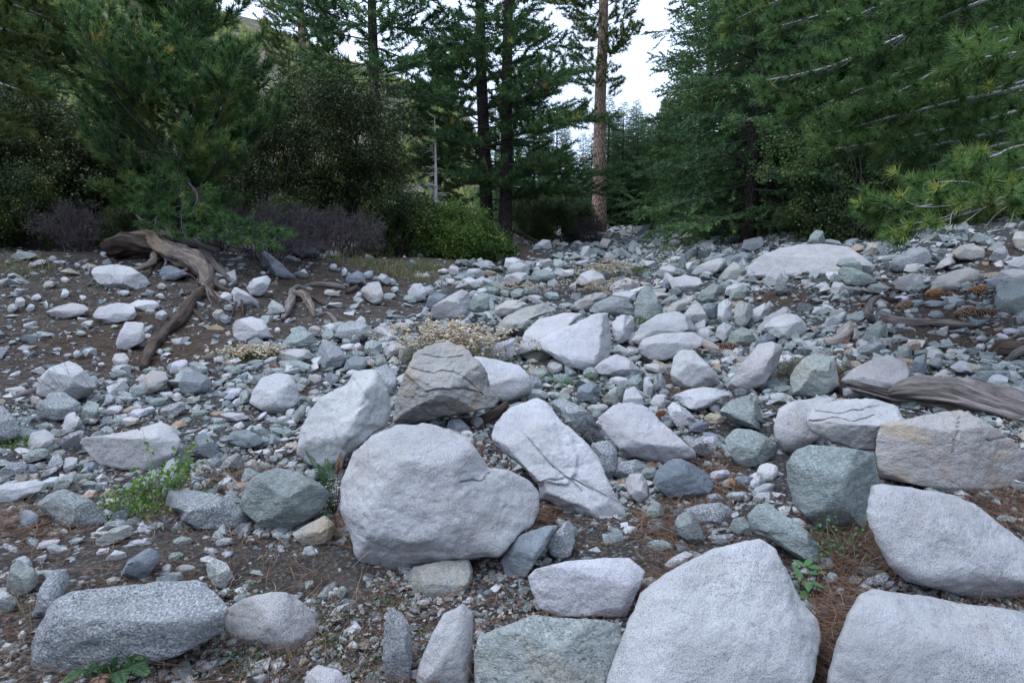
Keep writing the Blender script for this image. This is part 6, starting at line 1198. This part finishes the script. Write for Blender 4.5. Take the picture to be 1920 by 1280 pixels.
lime = plant('lime_shrub', G_(262, 968), 'lime-green leafy shrub in front of the big white angular boulder', 'shrub', 26, .20, .5, 9, .021, M['lime'], 2, 23, lean=(.2, .25), area=(.11, .06), asp=.85, smat='twig', tint=.5, rad=.0022, lspread=.016)
r = R(24); b0_ = np.array(lime.location); mb = MB(); C = []
for px, py, tx, ty in [(300, 945, 330, 850), (310, 945, 355, 830), (320, 935, 368, 845), (300, 945, 300, 860), (330, 930, 345, 860), (285, 950, 262, 880), (310, 930, 378, 826), (330, 925, 370, 870), (290, 940, 318, 880), (275, 955, 248, 900), (300, 930, 275, 822), (320, 940, 340, 890), (255, 955, 235, 915), (260, 960, 222, 948), (290, 955, 285, 970), (270, 950, 280, 890)] * 2:
    d_ = ray_ground(px, py); p = smooth_path([unproject(px, py, d_), unproject((px + tx) / 2 + r.normal(0, 8), (py + ty) / 2 + r.normal(0, 8), d_ - .03), unproject(tx + r.normal(0, 10), ty + r.normal(0, 8), d_ - .05 + r.normal(0, .04))], 10); mb.add(*tube(p, np.linspace(.0024, .001, 10), 3, False), r.uniform(.3, .9)); C += [p[k] + r.normal(0, .006, 3) for k in range(2, 10) for _ in range(2)]
link('twigs', mb.mesh('twigs', M['twig'], b0_), lime); V, Fc, t = leaves(r, np.array(C) - b0_, 1, .026, .012, np.clip(.55 + r.normal(0, .2, len(C)), 0, 1), .85); link('leaves', mesh('leaves', V, Fc, M['lime'], {'tint': t}, False), lime)
plant('dead_twigs', G_(420, 900), 'tangle of grey dead twigs right of the lime-green shrub', 'dead brush', 70, .22, 1.1, 1, .006, M['herb'], 1, 25, lean=(-.6, 0), area=(.13, .05), smat='twig', rad=.0018)
plant('dead_twigs', G_(330, 985), 'grey dead twigs at the foot of the lime-green shrub', 'dead brush', 80, .20, 1.2, 1, .006, M['herb'], 1, 26, area=(.12, .04), smat='twig', rad=.0016)
plant('dead_twigs', G_(130, 752), 'brown dry twigs fanning across the large pale boulder in the gully', 'dead brush', 34, .46, .5, 3, .010, M['dry'], 1, 27, area=(.10, .03), smat='dead', rad=.0022, tint=.3, start=.4)
plant('dead_twigs', G_(215, 545), 'thin leafless twigs in front of the long white boulder on the bank', 'dead brush', 16, .36, .5, 2, .008, M['dry'], 1, 28, area=(.1, .03), smat='dead', rad=.0022, tint=.2)
plant('dead_twigs', G_(945, 688), 'thin dry twigs on the low smooth pale slab', 'dead brush', 22, .26, .7, 3, .009, M['dry'], 1, 29, area=(.12, .03), smat='dead', rad=.0018, tint=.7)
plant('silver_herb', G_(525, 1052), 'silvery sprawling herb on bare soil below the grey-green speckled boulder', 'herb', 60, .09, 1.0, 6, .008, M['herb'], 2, 30, area=(.11, .05), tint=.7, smat='twig', rad=.0012)
plant('leafy_plant', G_(1002, 672), 'fresh green leafy plant left of the tall sharp-edged boulder', 'plant', 22, .34, .35, 8, .034, M['broad'], 2, 31, lean=(.2, 0), area=(.07, .04), asp=.5)
plant('leafy_plant', G_(1062, 722), 'low green plants in front of the tall sharp-edged boulder', 'plant', 46, .13, .8, 5, .018, M['broad'], 3, 32, area=(.22, .05), asp=.6)
plant('leafy_plant', G_(985, 704), 'small green cushion in front of the long leaning pale boulder', 'plant', 34, .11, .8, 5, .018, M['fern'], 3, 33, area=(.12, .04))
plant('leafy_plant', G_(1118, 712), 'small red-tipped green sprig left of the low ridged pale boulder', 'plant', 10, .12, .6, 5, .016, M['broad'], 2, 34, area=(.04, .02), tint=.8)
plant('leafy_plant', G_(40, 838), 'yellow-green cushion plant at the left edge', 'plant', 44, .10, .8, 5, .020, M['lime'], 3, 35, area=(.09, .04), tint=.35, asp=.45)
plant('leafy_plant', G_(1578, 1052), 'thin-stemmed plant with small bright leaves below the big grey-green boulder', 'plant', 12, .26, .45, 8, .017, M['broad'], 2, 36, area=(.06, .03), asp=.75, tint=.45, smat='twig')
plant('leafy_plant', G_(1625, 985), 'wisp of small leaves climbing the big grey-green boulder', 'plant', 5, .16, .4, 5, .014, M['lime'], 1, 37, area=(.03, .02), smat='twig')
hg = 'small green weeds on the bare soil'
for k, (px, py, n, h, tx) in enumerate([(612, 1212, 26, .07, 'right of the round pinkish boulder'), (470, 1250, 34, .07, 'in front of the round pinkish boulder'), (455, 1112, 26, .06, 'behind the round pinkish boulder'), (735, 1135, 26, .08, 'left of the ochre-grey stone'), (775, 1195, 14, .06, 'beside the narrow upright stone'),
        (385, 1200, 22, .07, 'at the right end of the black and white slab'), (865, 1205, 12, .06, 'on the half-buried pinkish boulder'), (692, 1255, 20, .06, 'left of the narrow upright stone'), (430, 1235, 16, .05, 'between the slab and the round pinkish boulder'), (640, 1165, 14, .05, 'on bare soil above the pale corner stone'), (1260, 752, 8, .05, 'beside the small round pinkish stone'), (1545, 752, 10, .06, 'under the knobbly greenish boulder')]):
    plant('weed', G_(px, py), 'small green weed ' + tx, 'weed', n, h, .9, 5, .012, M['fern'], 2, 50 + k, area=(.05, .03), group=hg, tint=.5, rad=.0012)
# broad-leaved seedling: every leaf a part
sb_ = G_(1535, 1150); seed_ = empty('broad_leaved_seedling', sb_, 'broad-leaved seedling with pointed green leaves beside the big peaked boulder', 'seedling'); mb = MB()
u_ = np.linspace(0, 1, 7); wv = .5 * np.sin(np.pi * u_ ** .85) ** .9 * .46; LV = np.concatenate([np.stack([u_, wv, .10 * wv - .10 * u_ ** 2], 1), np.stack([u_, 0 * u_, -.03 * np.sin(np.pi * u_) - .10 * u_ ** 2], 1), np.stack([u_, -wv, .10 * wv - .10 * u_ ** 2], 1)])
LF = [f for a in range(6) for f in ((a, a + 1, a + 8), (a, a + 8, a + 7), (a + 7, a + 8, a + 15), (a + 7, a + 15, a + 14))]
lm_ = [mesh('leaf', LV, LF, M['broad'], {'tint': np.full(21, tv)}) for tv in (.35, .6, .98)]; r = R(71)
for (tx, ty, dd) in [(1512, 1062, 2.55), (1535, 1075, 2.5), (1522, 1105, 2.48), (1560, 1112, 2.48), (1545, 1128, 2.44), (1505, 1085, 2.5)]:
    tip = unproject(tx, ty, dd); p = smooth_path([sb_ - [0, 0, .02], sb_ * .5 + tip * .5 + r.normal(0, .01, 3), tip], 8); mb.add(*tube(p, np.linspace(.0028, .0016, 8), 4, False), .4)
    for k in range(6):
        q = p[7 if k < 4 else 5]; lf = link('leaf', lm_[r.choice([0, 0, 1, 1, 1, 2])], seed_, q - sb_); s = r.uniform(.05, .075); lf.scale = (s, s, s); lf.rotation_euler = (r.normal(0, .3), r.normal(.1, .35), k * 1.05 + r.normal(0, .3))
M['redstem'] = leaf_mat('red_stem', [(0, (.10, .03, .025)), (1, (.2, .07, .05))], 0); link('stems', mb.mesh('stems', M['redstem'], sb_), seed_)
# ferns
def fern(base, label, tips, seed, mat='fern', pin=.034, dead=()):
    r = R(seed); root = empty('fern', base, label, 'fern')
    for k, (tx, ty, dd) in enumerate(tips):
        tip = unproject(tx, ty, dd); mid = base * .45 + tip * .55 + np.array([0, 0, .05]); p = smooth_path([base, mid, tip], 30); V, Fc = tube(p, np.linspace(.0025, .001, 30), 4, False); mb = MB(); mb.add(V, Fc, .1); t = norm(np.gradient(p, axis=0)); s = norm(np.cross(t, [0, 0, 1.0]))
        for i in range(4, 30):
            for sg_ in (-1, 1):
                l = pin * math.sin(np.pi * min(1, (31 - i) / 30 * 1.02) ** 1.2) * .9 + .006; d = norm(s[i] * sg_ + t[i] * .45 + r.normal(0, .06, 3)); n_ = np.cross(d, t[i]); b = p[i]; e = b + d * l - [0, 0, l * .12]; m = b + d * l * .45; wv_ = t[i] * .0042
                mb.add(np.array([b, m - wv_, e, m + wv_]), [(0, 1, 2), (0, 2, 3)], np.clip(.5 + r.normal(0, .15), 0, 1))
        link('frond', mb.mesh('frond', M['litter'] if k in dead else M[mat], base, False), root)
    return root
fb = ground_at(628, 975) + np.array([0, 0, .03]); fd = ray_ground(628, 975)
fern(fb, 'dark green fern with some rust-brown fronds between the big boulders', [(574, 846, fd), (570, 888, fd - .1), (586, 925, fd - .12), (612, 860, fd + .1), (655, 870, fd - .06), (640, 848, fd + .02), (632, 1010, fd - .2), (618, 1022, fd - .2), (645, 985, fd - .2), (600, 985, fd - .15), (596, 870, fd), (660, 905, fd - .1)], 81, dead=(5, 6, 7, 8, 11))
fb2 = ground_at(215, 1290); fd2 = ray_ground(215, 1290)
fern(fb2, 'dark fern leaves under the front edge of the black and white slab', [(120, 1275, fd2 - .1), (160, 1262, fd2 - .05), (205, 1255, fd2), (250, 1245, fd2), (285, 1232, fd2 + .05), (278, 1262, fd2 - .08), (180, 1290, fd2 - .15), (230, 1280, fd2 - .15)], 82, dead=(6,))
fb3 = ground_at(690, 880) ; fern(unproject(682, 845, ray_ground(682, 880)), 'tiny fern sprig rooted in the cleft beside the upright folded boulder', [(676, 826, ray_ground(682, 880)), (694, 830, ray_ground(682, 880)), (690, 842, ray_ground(682, 880) - .05), (672, 842, ray_ground(682, 880) - .05)], 83, pin=.012)
